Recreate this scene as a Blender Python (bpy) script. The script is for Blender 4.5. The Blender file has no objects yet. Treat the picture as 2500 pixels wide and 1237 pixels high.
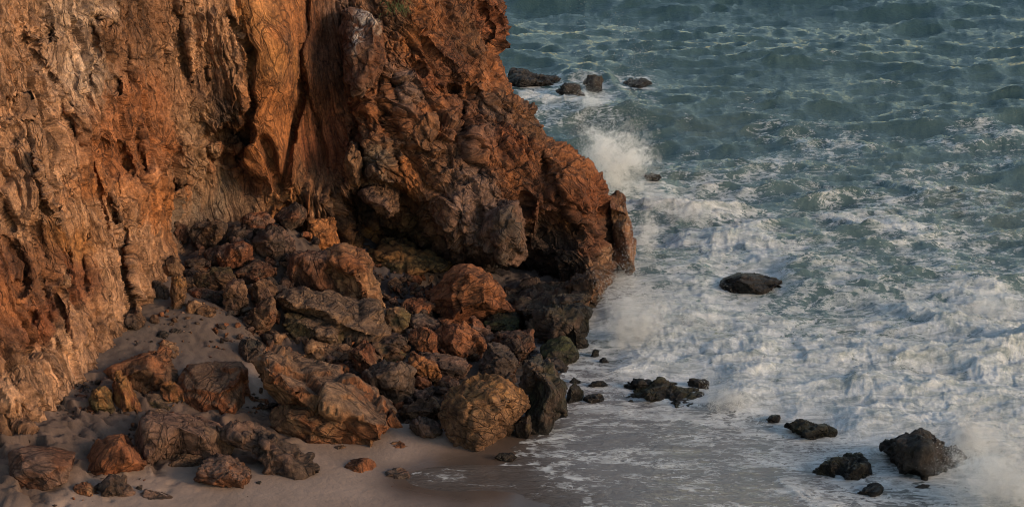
import bpy, bmesh, math
import numpy as np
from mathutils import Vector, geometry

# ------------------------------------------------------------------ camera, sky, sun, exposure
S = bpy.context.scene
COL = S.collection
CAM_H, PITCH, FPX, CX, CY = 18.0, math.radians(18.0), 4904.0, 1250.0, 618.5   # pixel units of a 2500 px wide frame
cam_d = bpy.data.cameras.new('camera')
cam_d.sensor_width = 36.0
cam_d.lens = 36.0 * FPX / 2500.0
cam_d.clip_start, cam_d.clip_end = 0.5, 8000.0
cam = bpy.data.objects.new('camera', cam_d)
COL.objects.link(cam)
cam.location = (0, 0, CAM_H)
cam.rotation_euler = (math.radians(90) - PITCH, 0, 0)
S.camera = cam

SUN_AZ, SUN_EL = math.radians(113), math.radians(18)      # azimuth clockwise from +Y (the view direction)
W = bpy.data.worlds.new('World'); S.world = W; W.use_nodes = True
wn = W.node_tree
sky = wn.nodes.new('ShaderNodeTexSky'); sky.sky_type = 'NISHITA'; sky.sun_disc = False
sky.sun_elevation = SUN_EL; sky.sun_rotation = SUN_AZ
sky.air_density = 1.45; sky.dust_density = 0.8; sky.ozone_density = 1.0
wn.links.new(sky.outputs[0], wn.nodes['Background'].inputs[0])
wn.nodes['Background'].inputs[1].default_value = 0.15
sun_d = bpy.data.lights.new('sun', 'SUN'); sun_d.energy = 2.0; sun_d.angle = math.radians(16.0)
sun_d.color = (1.0, 0.72, 0.47)
sun = bpy.data.objects.new('sun', sun_d); COL.objects.link(sun)
sdir = Vector((math.sin(SUN_AZ)*math.cos(SUN_EL), math.cos(SUN_AZ)*math.cos(SUN_EL), math.sin(SUN_EL)))
sun.rotation_euler = sdir.to_track_quat('Z', 'Y').to_euler()
sun.location = (30, -20, 40)
S.view_settings.view_transform = 'Standard'; S.view_settings.look = 'None'
S.view_settings.exposure = 0.46; S.view_settings.gamma = 1.0; S.view_settings.use_curve_mapping = False
S.cycles.use_denoising = True; S.cycles.filter_width = 1.0
S.cycles.max_bounces = 5; S.cycles.diffuse_bounces = 4; S.cycles.glossy_bounces = 2
S.cycles.volume_bounces = 4; S.cycles.volume_max_steps = 64
S.cycles.caustics_reflective = False; S.cycles.caustics_refractive = False

# ------------------------------------------------------------------ projection helpers
sp, cp = math.sin(PITCH), math.cos(PITCH)
def ray(px, py):
    px = np.asarray(px, float); py = np.asarray(py, float)
    u = px - CX; v = CY - py
    return u, cp*FPX + sp*v, -sp*FPX + cp*v
def at_Y(px, py, Y):
    dx, dy, dz = ray(px, py); t = Y/dy
    return np.stack([dx*t, dy*t, CAM_H + dz*t], -1)
def at_z(px, py, z):
    dx, dy, dz = ray(px, py); t = (z - CAM_H)/dz
    return np.stack([dx*t, dy*t, CAM_H + dz*t], -1)
def pix(p):
    x, y, z = p[..., 0], p[..., 1], p[..., 2]-CAM_H
    d = cp*y - sp*z; v = sp*y + cp*z
    return CX + FPX*x/d, CY - FPX*v/d

# ------------------------------------------------------------------ numpy noise
_r = np.random.RandomState(7)
_perm = np.concatenate([_r.permutation(256)]*3).astype(np.int32)
_g = _r.normal(size=(256, 3)); _g /= np.linalg.norm(_g, axis=1)[:, None]; _g = _g.astype(np.float32)
_rnd = _r.rand(256, 6).astype(np.float32)
from concurrent.futures import ThreadPoolExecutor
POOL = ThreadPoolExecutor(4)
def chunked(fn, p, n=60000):
    p = np.asarray(p, np.float32)
    if len(p) <= n: return fn(p)
    r = list(POOL.map(fn, [p[k:k+n] for k in range(0, len(p), n)]))
    if isinstance(r[0], tuple): return tuple(np.concatenate(a) for a in zip(*r))
    return np.concatenate(r)
def perlin(p): return chunked(_perlin, p)
def cells(p): return chunked(_cells, p)
_gx, _gy, _gz = [np.ascontiguousarray(_g[:, k]) for k in range(3)]
def _perlin(p):
    fl=np.floor(p); f=p-fl; i=fl.astype(np.int32)&255
    x,y,z=f[:,0].copy(),f[:,1].copy(),f[:,2].copy()
    ix,iy,iz=i[:,0].copy(),i[:,1].copy(),i[:,2].copy()
    def fade(t): return t*t*t*(t*(t*6-15)+10)
    u,v,w=fade(x),fade(y),fade(z)
    gx,gy,gz=_gx,_gy,_gz
    def corner(h,dx,dy,dz):
        return gx[h]*dx+gy[h]*dy+gz[h]*dz
    A=_perm[ix]; B=_perm[ix+1]
    AA=_perm[A+iy];AB=_perm[A+iy+1];BA=_perm[B+iy];BB=_perm[B+iy+1]
    x1,y1,z1=x-1,y-1,z-1
    iz1=iz+1
    a0=corner(_perm[AA+iz],x,y,z); a1=corner(_perm[BA+iz],x1,y,z); a0+=u*(a1-a0)
    b0=corner(_perm[AB+iz],x,y1,z); b1=corner(_perm[BB+iz],x1,y1,z); b0+=u*(b1-b0)
    a0+=v*(b0-a0)
    c0=corner(_perm[AA+iz1],x,y,z1); c1=corner(_perm[BA+iz1],x1,y,z1); c0+=u*(c1-c0)
    d0=corner(_perm[AB+iz1],x,y1,z1); d1=corner(_perm[BB+iz1],x1,y1,z1); d0+=u*(d1-d0)
    c0+=v*(d0-c0)
    return (a0+w*(c0-a0))*np.float32(1.5)
def fbm(p, octs=4, gain=0.5, mode=0):
    out = 0; a = 1.0; tot = 0; q = np.array(p, np.float32)
    for k in range(octs):
        n = perlin(q + 17.3*k)
        if mode == 1: n = np.abs(n)*2-0.6            # billow
        if mode == 2: n = (1-np.abs(n))**2*2-1.2     # ridged
        out = out + a*n; tot += a; a *= gain; q = q*2.03
    return out/tot
def _cells(p):
    """per-cell tilted facets: returns (facet offset, border distance, random value)"""
    p = np.asarray(p, np.float32); i = np.floor(p).astype(np.int32); f = p - i
    n = p.shape[0]
    d1 = np.full(n, 9, np.float32); d2 = np.full(n, 9, np.float32)
    fac = np.zeros(n, np.float32); rv = np.zeros(n, np.float32)
    for ax in (-1, 0, 1):
        for ay in (-1, 0, 1):
            for az in (-1, 0, 1):
                h = _perm[_perm[_perm[(i[:, 0]+ax) & 255]+((i[:, 1]+ay) & 255)]+((i[:, 2]+az) & 255)]
                r = _rnd[h]
                dx = ax + r[:, 0]-f[:, 0]; dy = ay+r[:, 1]-f[:, 1]; dz = az+r[:, 2]-f[:, 2]
                d = dx*dx+dy*dy+dz*dz
                m = d < d1
                d2 = np.where(m, d1, np.minimum(d2, d)); d1 = np.where(m, d, d1)
                g = _g[h]
                fac = np.where(m, (dx*g[:, 0]+dy*g[:, 1]+dz*g[:, 2]) + (r[:, 3]-.5)*.7, fac)
                rv = np.where(m, r[:, 4], rv)
    return fac, np.sqrt(d2)-np.sqrt(d1), rv
def sstep(a, b, x):
    t = np.clip((x-a)/(b-a), 0, 1); return t*t*(3-2*t)

class RBF:
    def __init__(s, pts, vals, c=0.0):
        s.p = np.array(pts, float); v = np.array(vals, float); n = len(s.p); s.c = c
        d = np.sqrt(((s.p[:, None]-s.p[None])**2).sum(-1) + c*c)
        A = np.zeros((n+1, n+1)); A[:n, :n] = d; A[:n, n] = 1; A[n, :n] = 1
        A[:n, :n] += 0
        s.w = np.linalg.solve(A, np.concatenate([v, np.zeros((1,)+v.shape[1:])]))
    def __call__(s, q):
        q = np.asarray(q, np.float32); out = []; P = s.p.astype(np.float32); w = s.w.astype(np.float32)
        for k in range(0, len(q), 30000):
            a = q[k:k+30000]
            d = (a[:, :1]-P[:, 0])**2; d += (a[:, 1:]-P[:, 1])**2; d += s.c*s.c; np.sqrt(d, out=d)
            out.append(d @ w[:-1] + w[-1])
        return np.concatenate(out).astype(float)
def pdist(x, y, line):
    """distance to a polyline, position along it 0..1, signed side"""
    best = np.full(x.shape, 1e9); tt = np.zeros(x.shape); sd = np.zeros(x.shape)
    n = len(line)-1
    for k in range(n):
        ax, ay = line[k][:2]; bx, by = line[k+1][:2]
        ux, uy = bx-ax, by-ay; L = ux*ux+uy*uy+1e-9
        t = np.clip(((x-ax)*ux+(y-ay)*uy)/L, 0, 1)
        ex, ey = x-ax-t*ux, y-ay-t*uy
        d = np.hypot(ex, ey); m = d < best
        best = np.where(m, d, best); tt = np.where(m, (k+t)/n, tt)
        sd = np.where(m, np.sign(ux*ey-uy*ex), sd)
    return best, tt, sd
def inpoly(x, y, poly):
    c = np.zeros(x.shape, bool); n = len(poly)
    for k in range(n):
        ax, ay = poly[k]; bx, by = poly[(k+1) % n]
        m = ((ay > y) != (by > y)) & (x < (bx-ax)*(y-ay)/((by-ay) or 1e-9)+ax)
        c ^= m
    return c

# ------------------------------------------------------------------ mesh helpers
def link(o, parent=None, **props):
    COL.objects.link(o)
    if parent is not None: o.parent = parent
    for k, v in props.items(): o[k] = v
    return o
def mesh_np(name, co, faces, mats, attrs=None, smooth=True, normals=None):
    """co (n,3); faces (m,3|4) int array"""
    me = bpy.data.meshes.new(name)
    co = np.ascontiguousarray(co, np.float32); faces = np.ascontiguousarray(faces, np.int32)
    k = faces.shape[1]
    me.vertices.add(len(co)); me.vertices.foreach_set('co', co.ravel())
    me.loops.add(faces.size); me.loops.foreach_set('vertex_index', faces.ravel())
    me.polygons.add(len(faces)); me.polygons.foreach_set('loop_start', np.arange(0, faces.size, k, dtype=np.int32))
    if smooth: me.polygons.foreach_set('use_smooth', np.ones(len(faces), bool))
    me.update(calc_edges=True)
    for an, a in (attrs or {}).items():
        a = np.asarray(a, np.float32)
        if an == 'fab':
            at = me.attributes.new(an, 'FLOAT_VECTOR', 'POINT'); at.data.foreach_set('vector', np.ascontiguousarray(a).ravel())
        elif a.ndim == 1:
            at = me.attributes.new(an, 'FLOAT', 'POINT'); at.data.foreach_set('value', a)
        else:
            at = me.attributes.new(an, 'FLOAT_COLOR', 'POINT')
            at.data.foreach_set('color', np.concatenate([a, np.ones((len(a), 1), np.float32)], 1).astype(np.float32).ravel())
    me.materials.append(mats)
    if normals is not None:
        me.normals_split_custom_set_from_vertices([tuple(v) for v in normals])
    return me
def grid_faces(nr, nc):
    i = np.arange(nr*nc).reshape(nr, nc)
    return np.stack([i[:-1, :-1], i[1:, :-1], i[1:, 1:], i[:-1, 1:]], -1).reshape(-1, 4)
def grid_normals(P):
    du = np.gradient(P, axis=1); dv = np.gradient(P, axis=0)
    n = np.cross(dv, du); n /= np.linalg.norm(n, axis=-1, keepdims=True)+1e-9
    return n

# ------------------------------------------------------------------ materials
def mat(name):
    m = bpy.data.materials.new(name); m.use_nodes = True
    nt = m.node_tree; b = nt.nodes['Principled BSDF']
    return m, nt, b
def N(nt, t, **kw):
    n = nt.nodes.new(t)
    for k, v in kw.items():
        if k in n.inputs: n.inputs[k].default_value = v
        else: setattr(n, k, v)
    return n
def math_n(nt, op, a, b, clamp=False):
    n = nt.nodes.new('ShaderNodeMath'); n.operation = op; n.use_clamp = clamp
    for i, v in enumerate((a, b)):
        if isinstance(v, (int, float)): n.inputs[i].default_value = v
        else: nt.links.new(v, n.inputs[i])
    return n.outputs[0]
def noise_n(nt, vec, scale, detail=5, rough=.6, dist=0.0):
    n = N(nt, 'ShaderNodeTexNoise', Scale=scale, Detail=detail, Roughness=rough, Distortion=dist)
    nt.links.new(vec, n.inputs['Vector']); return n.outputs['Fac']
def ramp_n(nt, fac, a, b, c0=(0, 0, 0, 1), c1=(1, 1, 1, 1)):
    r = nt.nodes.new('ShaderNodeValToRGB'); nt.links.new(fac, r.inputs[0])
    r.color_ramp.elements[0].position = a; r.color_ramp.elements[1].position = b
    r.color_ramp.elements[0].color = c0; r.color_ramp.elements[1].color = c1
    return r.outputs[0]
def mul_col(nt, c, f):
    m = nt.nodes.new('ShaderNodeMix'); m.data_type = 'RGBA'; m.blend_type = 'MULTIPLY'; m.inputs[0].default_value = 1
    nt.links.new(c, m.inputs[6]); nt.links.new(f, m.inputs[7]); return m.outputs[2]

def rock_material():
    m, nt, b = mat('weathered_rock')
    L = nt.links
    geo = N(nt, 'ShaderNodeNewGeometry'); pos = geo.outputs['Position']
    col = N(nt, 'ShaderNodeAttribute', attribute_name='Col').outputs['Color']
    wet = N(nt, 'ShaderNodeAttribute', attribute_name='wet').outputs['Fac']
    fab = N(nt, 'ShaderNodeAttribute', attribute_name='fab').outputs['Vector']
    n1 = noise_n(nt, fab, 3.4, 9, .72, .5)
    n2 = noise_n(nt, pos, 9.0, 6, .75, .3)
    v = N(nt, 'ShaderNodeTexVoronoi', Scale=15.0); v.feature = 'DISTANCE_TO_EDGE'
    wv = N(nt, 'ShaderNodeVectorMath', operation='ADD'); L.new(pos, wv.inputs[0])
    nz = N(nt, 'ShaderNodeTexNoise', Scale=3.0, Detail=3); L.new(pos, nz.inputs['Vector'])
    L.new(nz.outputs['Color'], wv.inputs[1]); L.new(wv.outputs[0], v.inputs['Vector'])
    f1 = ramp_n(nt, n1, .32, .70, (.34, .33, .36, 1), (1.50, 1.45, 1.36, 1))
    f2 = ramp_n(nt, n2, .34, .66, (.50, .49, .51, 1), (1.46, 1.44, 1.38, 1))
    c = mul_col(nt, mul_col(nt, col, f1), f2)
    # fracture network: dirt-dark hairline joints, also cut into the relief
    def joints(scale, w, warp):
        nzz = N(nt, 'ShaderNodeTexNoise', Scale=1.6, Detail=4); L.new(fab, nzz.inputs['Vector'])
        sc = N(nt, 'ShaderNodeVectorMath', operation='SCALE'); L.new(nzz.outputs['Color'], sc.inputs[0]); sc.inputs['Scale'].default_value = warp
        ad = N(nt, 'ShaderNodeVectorMath', operation='ADD'); L.new(fab, ad.inputs[0]); L.new(sc.outputs[0], ad.inputs[1])
        vv = N(nt, 'ShaderNodeTexVoronoi', Scale=scale); vv.feature = 'DISTANCE_TO_EDGE'; L.new(ad.outputs[0], vv.inputs['Vector'])
        return ramp_n(nt, vv.outputs['Distance'], 0.0, w)
    j1 = joints(1.7, .050, .55); j2 = joints(4.6, .075, .3)
    jm = ramp_n(nt, noise_n(nt, pos, .9, 3, .6), .42, .58)
    j2 = math_n(nt, 'MAXIMUM', j2, jm)
    jj = math_n(nt, 'MULTIPLY', j1, j2)
    c = mul_col(nt, c, ramp_n(nt, jj, 0, 1, (.48, .46, .45, 1), (1.12, 1.11, 1.10, 1)))
    # thin mineral veins
    vn = noise_n(nt, fab, 1.3, 6, .6, 1.5)
    va = math_n(nt, 'ABSOLUTE', math_n(nt, 'SUBTRACT', vn, .5), 0)
    vm = ramp_n(nt, va, 0.0, .012, (1, 1, 1, 1), (0, 0, 0, 1))
    mx = nt.nodes.new('ShaderNodeMix'); mx.data_type = 'RGBA'
    L.new(math_n(nt, 'MULTIPLY', vm, .14), mx.inputs[0]); L.new(c, mx.inputs[6]); 
    pale = N(nt, 'ShaderNodeMix'); pale.data_type = 'RGBA'; pale.inputs[0].default_value = .4
    L.new(col, pale.inputs[6]); pale.inputs[7].default_value = (.5, .38, .28, 1)
    L.new(pale.outputs[2], mx.inputs[7])
    L.new(mx.outputs[2], b.inputs['Base Color'])
    rg = N(nt, 'ShaderNodeMapRange'); L.new(wet, rg.inputs[0]); rg.inputs[3].default_value = .88; rg.inputs[4].default_value = .28
    L.new(rg.outputs[0], b.inputs['Roughness'])
    b.inputs['Specular IOR Level'].default_value = .3
    h = math_n(nt, 'ADD', math_n(nt, 'MULTIPLY', n1, .45), math_n(nt, 'MULTIPLY', n2, .5))
    h = math_n(nt, 'ADD', h, math_n(nt, 'MULTIPLY', ramp_n(nt, v.outputs['Distance'], 0, .12), .05))
    h3 = noise_n(nt, pos, 26, 4, .7)
    h = math_n(nt, 'ADD', h, math_n(nt, 'MULTIPLY', h3, .30))
    h = math_n(nt, 'ADD', h, math_n(nt, 'MULTIPLY', jj, .32))
    bp = N(nt, 'ShaderNodeBump', Strength=1.0, Distance=.19); L.new(h, bp.inputs['Height'])
    L.new(bp.outputs[0], b.inputs['Normal'])
    return m
def sand_material():
    m, nt, b = mat('beach_sand'); L = nt.links
    pos = N(nt, 'ShaderNodeNewGeometry').outputs['Position']
    col = N(nt, 'ShaderNodeAttribute', attribute_name='Col').outputs['Color']
    wet = N(nt, 'ShaderNodeAttribute', attribute_name='wet').outputs['Fac']
    n1 = noise_n(nt, pos, 1.1, 6, .6); n2 = noise_n(nt, pos, 45, 3, .7)
    c = mul_col(nt, mul_col(nt, col, ramp_n(nt, n1, .3, .7, (.82, .81, .80, 1), (1.14, 1.13, 1.12, 1))),
                ramp_n(nt, n2, .3, .7, (.84, .84, .84, 1), (1.14, 1.14, 1.14, 1)))
    L.new(c, b.inputs['Base Color'])
    rg = N(nt, 'ShaderNodeMapRange'); L.new(wet, rg.inputs[0]); rg.inputs[3].default_value = .92; rg.inputs[4].default_value = .22
    L.new(rg.outputs[0], b.inputs['Roughness']); b.inputs['Specular IOR Level'].default_value = .35
    n3 = noise_n(nt, pos, 6, 5, .6)
    bs = N(nt, 'ShaderNodeMapRange'); L.new(wet, bs.inputs[0]); bs.inputs[3].default_value = .55; bs.inputs[4].default_value = .08
    bp = N(nt, 'ShaderNodeBump', Distance=.05); L.new(bs.outputs[0], bp.inputs['Strength'])
    L.new(math_n(nt, 'ADD', math_n(nt, 'MULTIPLY', n2, .12), n3), bp.inputs['Height']); L.new(bp.outputs[0], b.inputs['Normal'])
    return m
def sea_material():
    m, nt, b = mat('sea_water'); L = nt.links
    pos = N(nt, 'ShaderNodeNewGeometry').outputs['Position']
    foam = N(nt, 'ShaderNodeAttribute', attribute_name='foam').outputs['Fac']
    col = N(nt, 'ShaderNodeAttribute', attribute_name='Col').outputs['Color']
    mp = N(nt, 'ShaderNodeMapping'); L.new(pos, mp.inputs[0]); mp.inputs['Scale'].default_value = (.6, 1.3, 1)
    n1 = noise_n(nt, mp.outputs[0], 4.2, 6, .64, .6); n2 = noise_n(nt, mp.outputs[0], 14, 4, .65, .4)
    L.new(col, b.inputs['Base Color']); b.inputs['Roughness'].default_value = .06; b.inputs['IOR'].default_value = 1.33
    h = math_n(nt, 'ADD', n1, math_n(nt, 'MULTIPLY', n2, .35))
    bp = N(nt, 'ShaderNodeBump', Strength=.5, Distance=.13); L.new(h, bp.inputs['Height']); L.new(bp.outputs[0], b.inputs['Normal'])
    fm = nt.nodes.new('ShaderNodeBsdfPrincipled')
    fm.inputs['Base Color'].default_value = (.78, .775, .77, 1); fm.inputs['Roughness'].default_value = .8
    fm.inputs['Specular IOR Level'].default_value = .2
    n3 = noise_n(nt, pos, 9, 7, .75, 1.2)
    bp2 = N(nt, 'ShaderNodeBump', Strength=.8, Distance=.16); L.new(math_n(nt, 'ADD', n3, math_n(nt, 'MULTIPLY', n1, .6)), bp2.inputs['Height'])
    L.new(bp2.outputs[0], fm.inputs['Normal'])
    def threads(scale, w, dist):
        t = math_n(nt, 'ABSOLUTE', math_n(nt, 'SUBTRACT', noise_n(nt, mp.outputs[0], scale, 6, .62, dist), .5), 0)
        return ramp_n(nt, t, 0.0, w, (1, 1, 1, 1), (0, 0, 0, 1))
    th = math_n(nt, 'ADD', math_n(nt, 'MULTIPLY', threads(1.3, .06, 1.6), .62), math_n(nt, 'MULTIPLY', threads(3.6, .09, 1.2), .5))
    fn = noise_n(nt, mp.outputs[0], 8, 7, .75, 1.0)
    f = math_n(nt, 'ADD', foam, math_n(nt, 'ADD', math_n(nt, 'MULTIPLY', math_n(nt, 'SUBTRACT', fn, .5), 1.0), math_n(nt, 'SUBTRACT', math_n(nt, 'MULTIPLY', th, .75), .22)))
    f = ramp_n(nt, f, .42, .68)
    f = math_n(nt, 'MULTIPLY', f, ramp_n(nt, foam, .015, .12))
    f = math_n(nt, 'MULTIPLY', f, ramp_n(nt, noise_n(nt, mp.outputs[0], 2.2, 7, .7, 1.2), .38, .60, (.30, .30, .30, 1), (1, 1, 1, 1)))
    f = math_n(nt, 'MULTIPLY', f, ramp_n(nt, foam, .2, .9, (.66, .66, .66, 1), (.94, .94, .94, 1)))
    mx = nt.nodes.new('ShaderNodeMixShader'); L.new(f, mx.inputs[0]); L.new(b.outputs[0], mx.inputs[1]); L.new(fm.outputs[0], mx.inputs[2])
    L.new(mx.outputs[0], nt.nodes['Material Output'].inputs[0])
    return m
def plain(name, c, rough=.8, transl=0.0):
    m, nt, b = mat(name)
    pos = N(nt, 'ShaderNodeNewGeometry').outputs['Position']
    n = noise_n(nt, pos, 12, 3)
    cc = N(nt, 'ShaderNodeRGB'); cc.outputs[0].default_value = (*c, 1)
    nt.links.new(mul_col(nt, cc.outputs[0], ramp_n(nt, n, .3, .7, (.8, .8, .8, 1), (1.2, 1.2, 1.2, 1))), b.inputs['Base Color'])
    b.inputs['Roughness'].default_value = rough
    if transl:
        tr = N(nt, 'ShaderNodeBsdfTranslucent'); tr.inputs[0].default_value = (*c, 1)
        mx = N(nt, 'ShaderNodeMixShader'); mx.inputs[0].default_value = transl
        nt.links.new(b.outputs[0], mx.inputs[1]); nt.links.new(tr.outputs[0], mx.inputs[2])
        nt.links.new(mx.outputs[0], nt.nodes['Material Output'].inputs[0])
    return m
M_ROCK, M_SAND, M_SEA = rock_material(), sand_material(), sea_material()
M_SPRAY = plain('white_spray', (.80, .80, .80), .9, .5)
M_LEAF = plain('cliff_grass', (.09, .11, .03), .7, .3)
M_WATER = None

# ------------------------------------------------------------------ ground height field
GC = [(-300, 1237, .95), (0, 1237, .75), (300, 1237, .45), (700, 1237, .22), (1050, 1237, .07), (1365, 1237, .0), (1600, 1237, -.05), (2000, 1237, -.2),
      (0, 1100, 1.0), (200, 1000, 1.05), (400, 1120, .5), (700, 1110, .3), (980, 1120, .09), (1000, 1142, .03), (1240, 1145, .0), (1260, 1095, .0),
      (1500, 1100, -.07), (1900, 1150, -.15), (1400, 1030, -.05), (1700, 1040, -.25),
      (170, 930, 1.3), (300, 830, 1.6), (450, 790, 1.65), (450, 900, 1.2), (600, 900, 1.0), (600, 1000, .6), (800, 1000, .35), (1000, 1080, .15), (1100, 1000, .2),
      (400, 640, 2.2), (550, 640, 2.2), (550, 545, 2.7), (700, 545, 2.7), (800, 640, 1.8), (900, 700, 1.0), (960, 640, .85), (870, 620, 1.3), (800, 800, 1.2), (1000, 700, .9), (1100, 690, .6),
      (1000, 850, .75), (1200, 850, .4), (1280, 950, .1), (1400, 850, -.4), (1250, 690, .35), (1400, 690, .1), (1480, 900, -.5), (1600, 700, -1.5), (1700, 400, -1.8),
      (2300, 900, -1.2), (2500, 500, -2), (1300, 100, -2), (2400, 100, -2.5), (1250, 1400, .05), (300, 1500, .5), (2000, 1500, -.2), (-600, 1300, 1.3)]
_gp = np.array([at_z(a, b, c) for a, b, c in GC])
ground_rbf = RBF(_gp[:, :2], _gp[:, 2], .8)
def ground_z(xy):
    xy = np.atleast_2d(xy); return ground_rbf(xy)
def hit_ground(px, py, floor=-.05):
    Y = np.linspace(34, 84, 251); p = at_Y(np.full(251, px), np.full(251, py), Y)
    g = np.maximum(ground_z(p[:, :2]), floor)
    k = np.argmax(p[:, 2] < g)
    return float(Y[k])

# ------------------------------------------------------------------ colours (linear albedo)
PAL = dict(tan=(.41, .26, .165), orange=(.36, .158, .06), ochre=(.37, .185, .07), rust=(.21, .082, .040), redbrown=(.14, .064, .038),
           mauve=(.24, .165, .135), grey=(.21, .165, .125), greytan=(.34, .23, .15), dark=(.075, .052, .042), pale=(.45, .35, .27), black=(.028, .026, .024),
           brown=(.19, .105, .06), olive=(.10, .075, .035), green=(.045, .05, .02), slate=(.088, .076, .072), white=(.6, .58, .55), ginger=(.31, .135, .06))
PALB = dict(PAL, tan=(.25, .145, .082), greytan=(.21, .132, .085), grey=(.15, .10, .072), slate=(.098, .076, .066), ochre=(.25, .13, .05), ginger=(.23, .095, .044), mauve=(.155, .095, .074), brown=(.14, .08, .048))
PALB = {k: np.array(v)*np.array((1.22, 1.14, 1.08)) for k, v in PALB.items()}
PALN = {k: np.array(v)*np.array((1.12, 1.0, .95)) for k, v in PAL.items()}

# ------------------------------------------------------------------ beach
PILE = [(400, 560), (470, 530), (760, 520), (850, 600), (960, 690), (1060, 650), (1250, 700), (1400, 840), (1380, 1000), (1250, 1040), (1150, 1060), (1000, 1040), (900, 1040), (660, 1030), (620, 960), (600, 880), (590, 800), (540, 760), (460, 730), (420, 700)]
PILEW = [tuple(q) for q in np.array([at_Y(a, b, hit_ground(a, b))[:2] for a, b in PILE])]
FLOORW = [tuple(at_Y(a, b, hit_ground(a, b))[:2]) for a, b in [(840, 560), (960, 600), (1100, 640), (1260, 650), (1420, 680), (1430, 730), (1250, 790), (1050, 730), (930, 740), (880, 680)]]
BEDW = [tuple(at_Y(a, b, hit_ground(a, b))[:2]) for a, b in [(-250, 1060), (60, 1040), (200, 940), (330, 950), (450, 980), (640, 1030), (720, 1120), (600, 1120), (480, 1080), (380, 1150), (300, 1140), (180, 1180), (40, 1237), (-250, 1300)]]
def build_beach():
    xs = np.concatenate([np.linspace(-40, -13, 30)[:-1], np.linspace(-13, 8, 420), np.linspace(8, 60, 40)[1:]])
    ys = np.concatenate([np.linspace(20, 37, 30)[:-1], np.linspace(37, 54, 420), np.linspace(54, 110, 30)[1:]])
    X, Yy = np.meshgrid(xs, ys); q = np.stack([X.ravel(), Yy.ravel()], -1)
    z = ground_z(q)
    p3 = np.concatenate([q, np.zeros((len(q), 1))], 1)
    dry = sstep(.10, .55, z)
    z = z + .05*fbm(p3*.5, 3)*dry + .035*fbm(p3*1.7+4, 3)*dry + .022*np.abs(fbm(p3*3.1+9, 2))*dry*sstep(.5, 1.1, z)
    lump = sstep(.55, .9, z)                        # trampled, rubbly upper sand
    z = z + lump*.05*fbm(p3*2.7, 4, .6, 1) - sstep(.25, .5, z)*.05*sstep(.15, .4, fbm(p3*np.array((2.6, 2.0, 1))+71, 2))
    pd_, pt_, ps_ = pdist(q[:, 0], q[:, 1], PILEW+PILEW[:1])
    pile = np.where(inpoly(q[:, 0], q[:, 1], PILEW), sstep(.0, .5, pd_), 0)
    z = z - pile*(.30 + .12*fbm(p3*1.3+3, 3, .5, 1)) + pile*.16*fbm(p3*2.3, 4, .6, 2)
    wet = 1-sstep(.01, .13, z+.3*pile+.03*fbm(p3*.8, 3))
    wet = np.clip(wet, 0, 1)
    c = np.array((.235, .165, .130))*(1-.62*wet[:, None]) * (1 + .12*fbm(p3*.7, 3)[:, None])
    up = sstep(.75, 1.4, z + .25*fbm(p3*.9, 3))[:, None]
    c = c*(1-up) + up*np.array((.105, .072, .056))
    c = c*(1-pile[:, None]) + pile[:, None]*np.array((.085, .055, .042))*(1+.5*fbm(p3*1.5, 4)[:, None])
    fl = sstep(-.1, .25, np.where(inpoly(q[:, 0], q[:, 1], FLOORW), 1, -1)*pdist(q[:, 0], q[:, 1], FLOORW+FLOORW[:1])[0] + .1*fbm(p3*2, 3))
    z = z + fl*(.20*fbm(p3*np.array((1.0, 1.6, 1)), 5, .6, 2)+.08*cells(p3*1.6)[0]); wet = np.maximum(wet, fl*.12)
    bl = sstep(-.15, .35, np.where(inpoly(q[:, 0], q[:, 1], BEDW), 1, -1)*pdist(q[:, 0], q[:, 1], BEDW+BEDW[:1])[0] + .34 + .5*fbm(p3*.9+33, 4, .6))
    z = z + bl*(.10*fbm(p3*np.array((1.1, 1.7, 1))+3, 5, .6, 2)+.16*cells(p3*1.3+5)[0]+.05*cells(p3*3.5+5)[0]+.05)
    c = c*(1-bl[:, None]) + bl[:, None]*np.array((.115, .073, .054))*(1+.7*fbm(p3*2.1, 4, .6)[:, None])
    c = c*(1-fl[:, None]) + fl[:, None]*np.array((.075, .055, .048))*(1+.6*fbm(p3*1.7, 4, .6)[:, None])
    co = np.stack([q[:, 0], q[:, 1], z], -1)
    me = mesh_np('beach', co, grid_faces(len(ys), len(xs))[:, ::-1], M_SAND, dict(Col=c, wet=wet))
    link(bpy.data.objects.new('beach', me), kind='structure', label='smooth brown sand beach sloping from the cliff foot down to the surf', category='beach')
build_beach()

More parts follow.
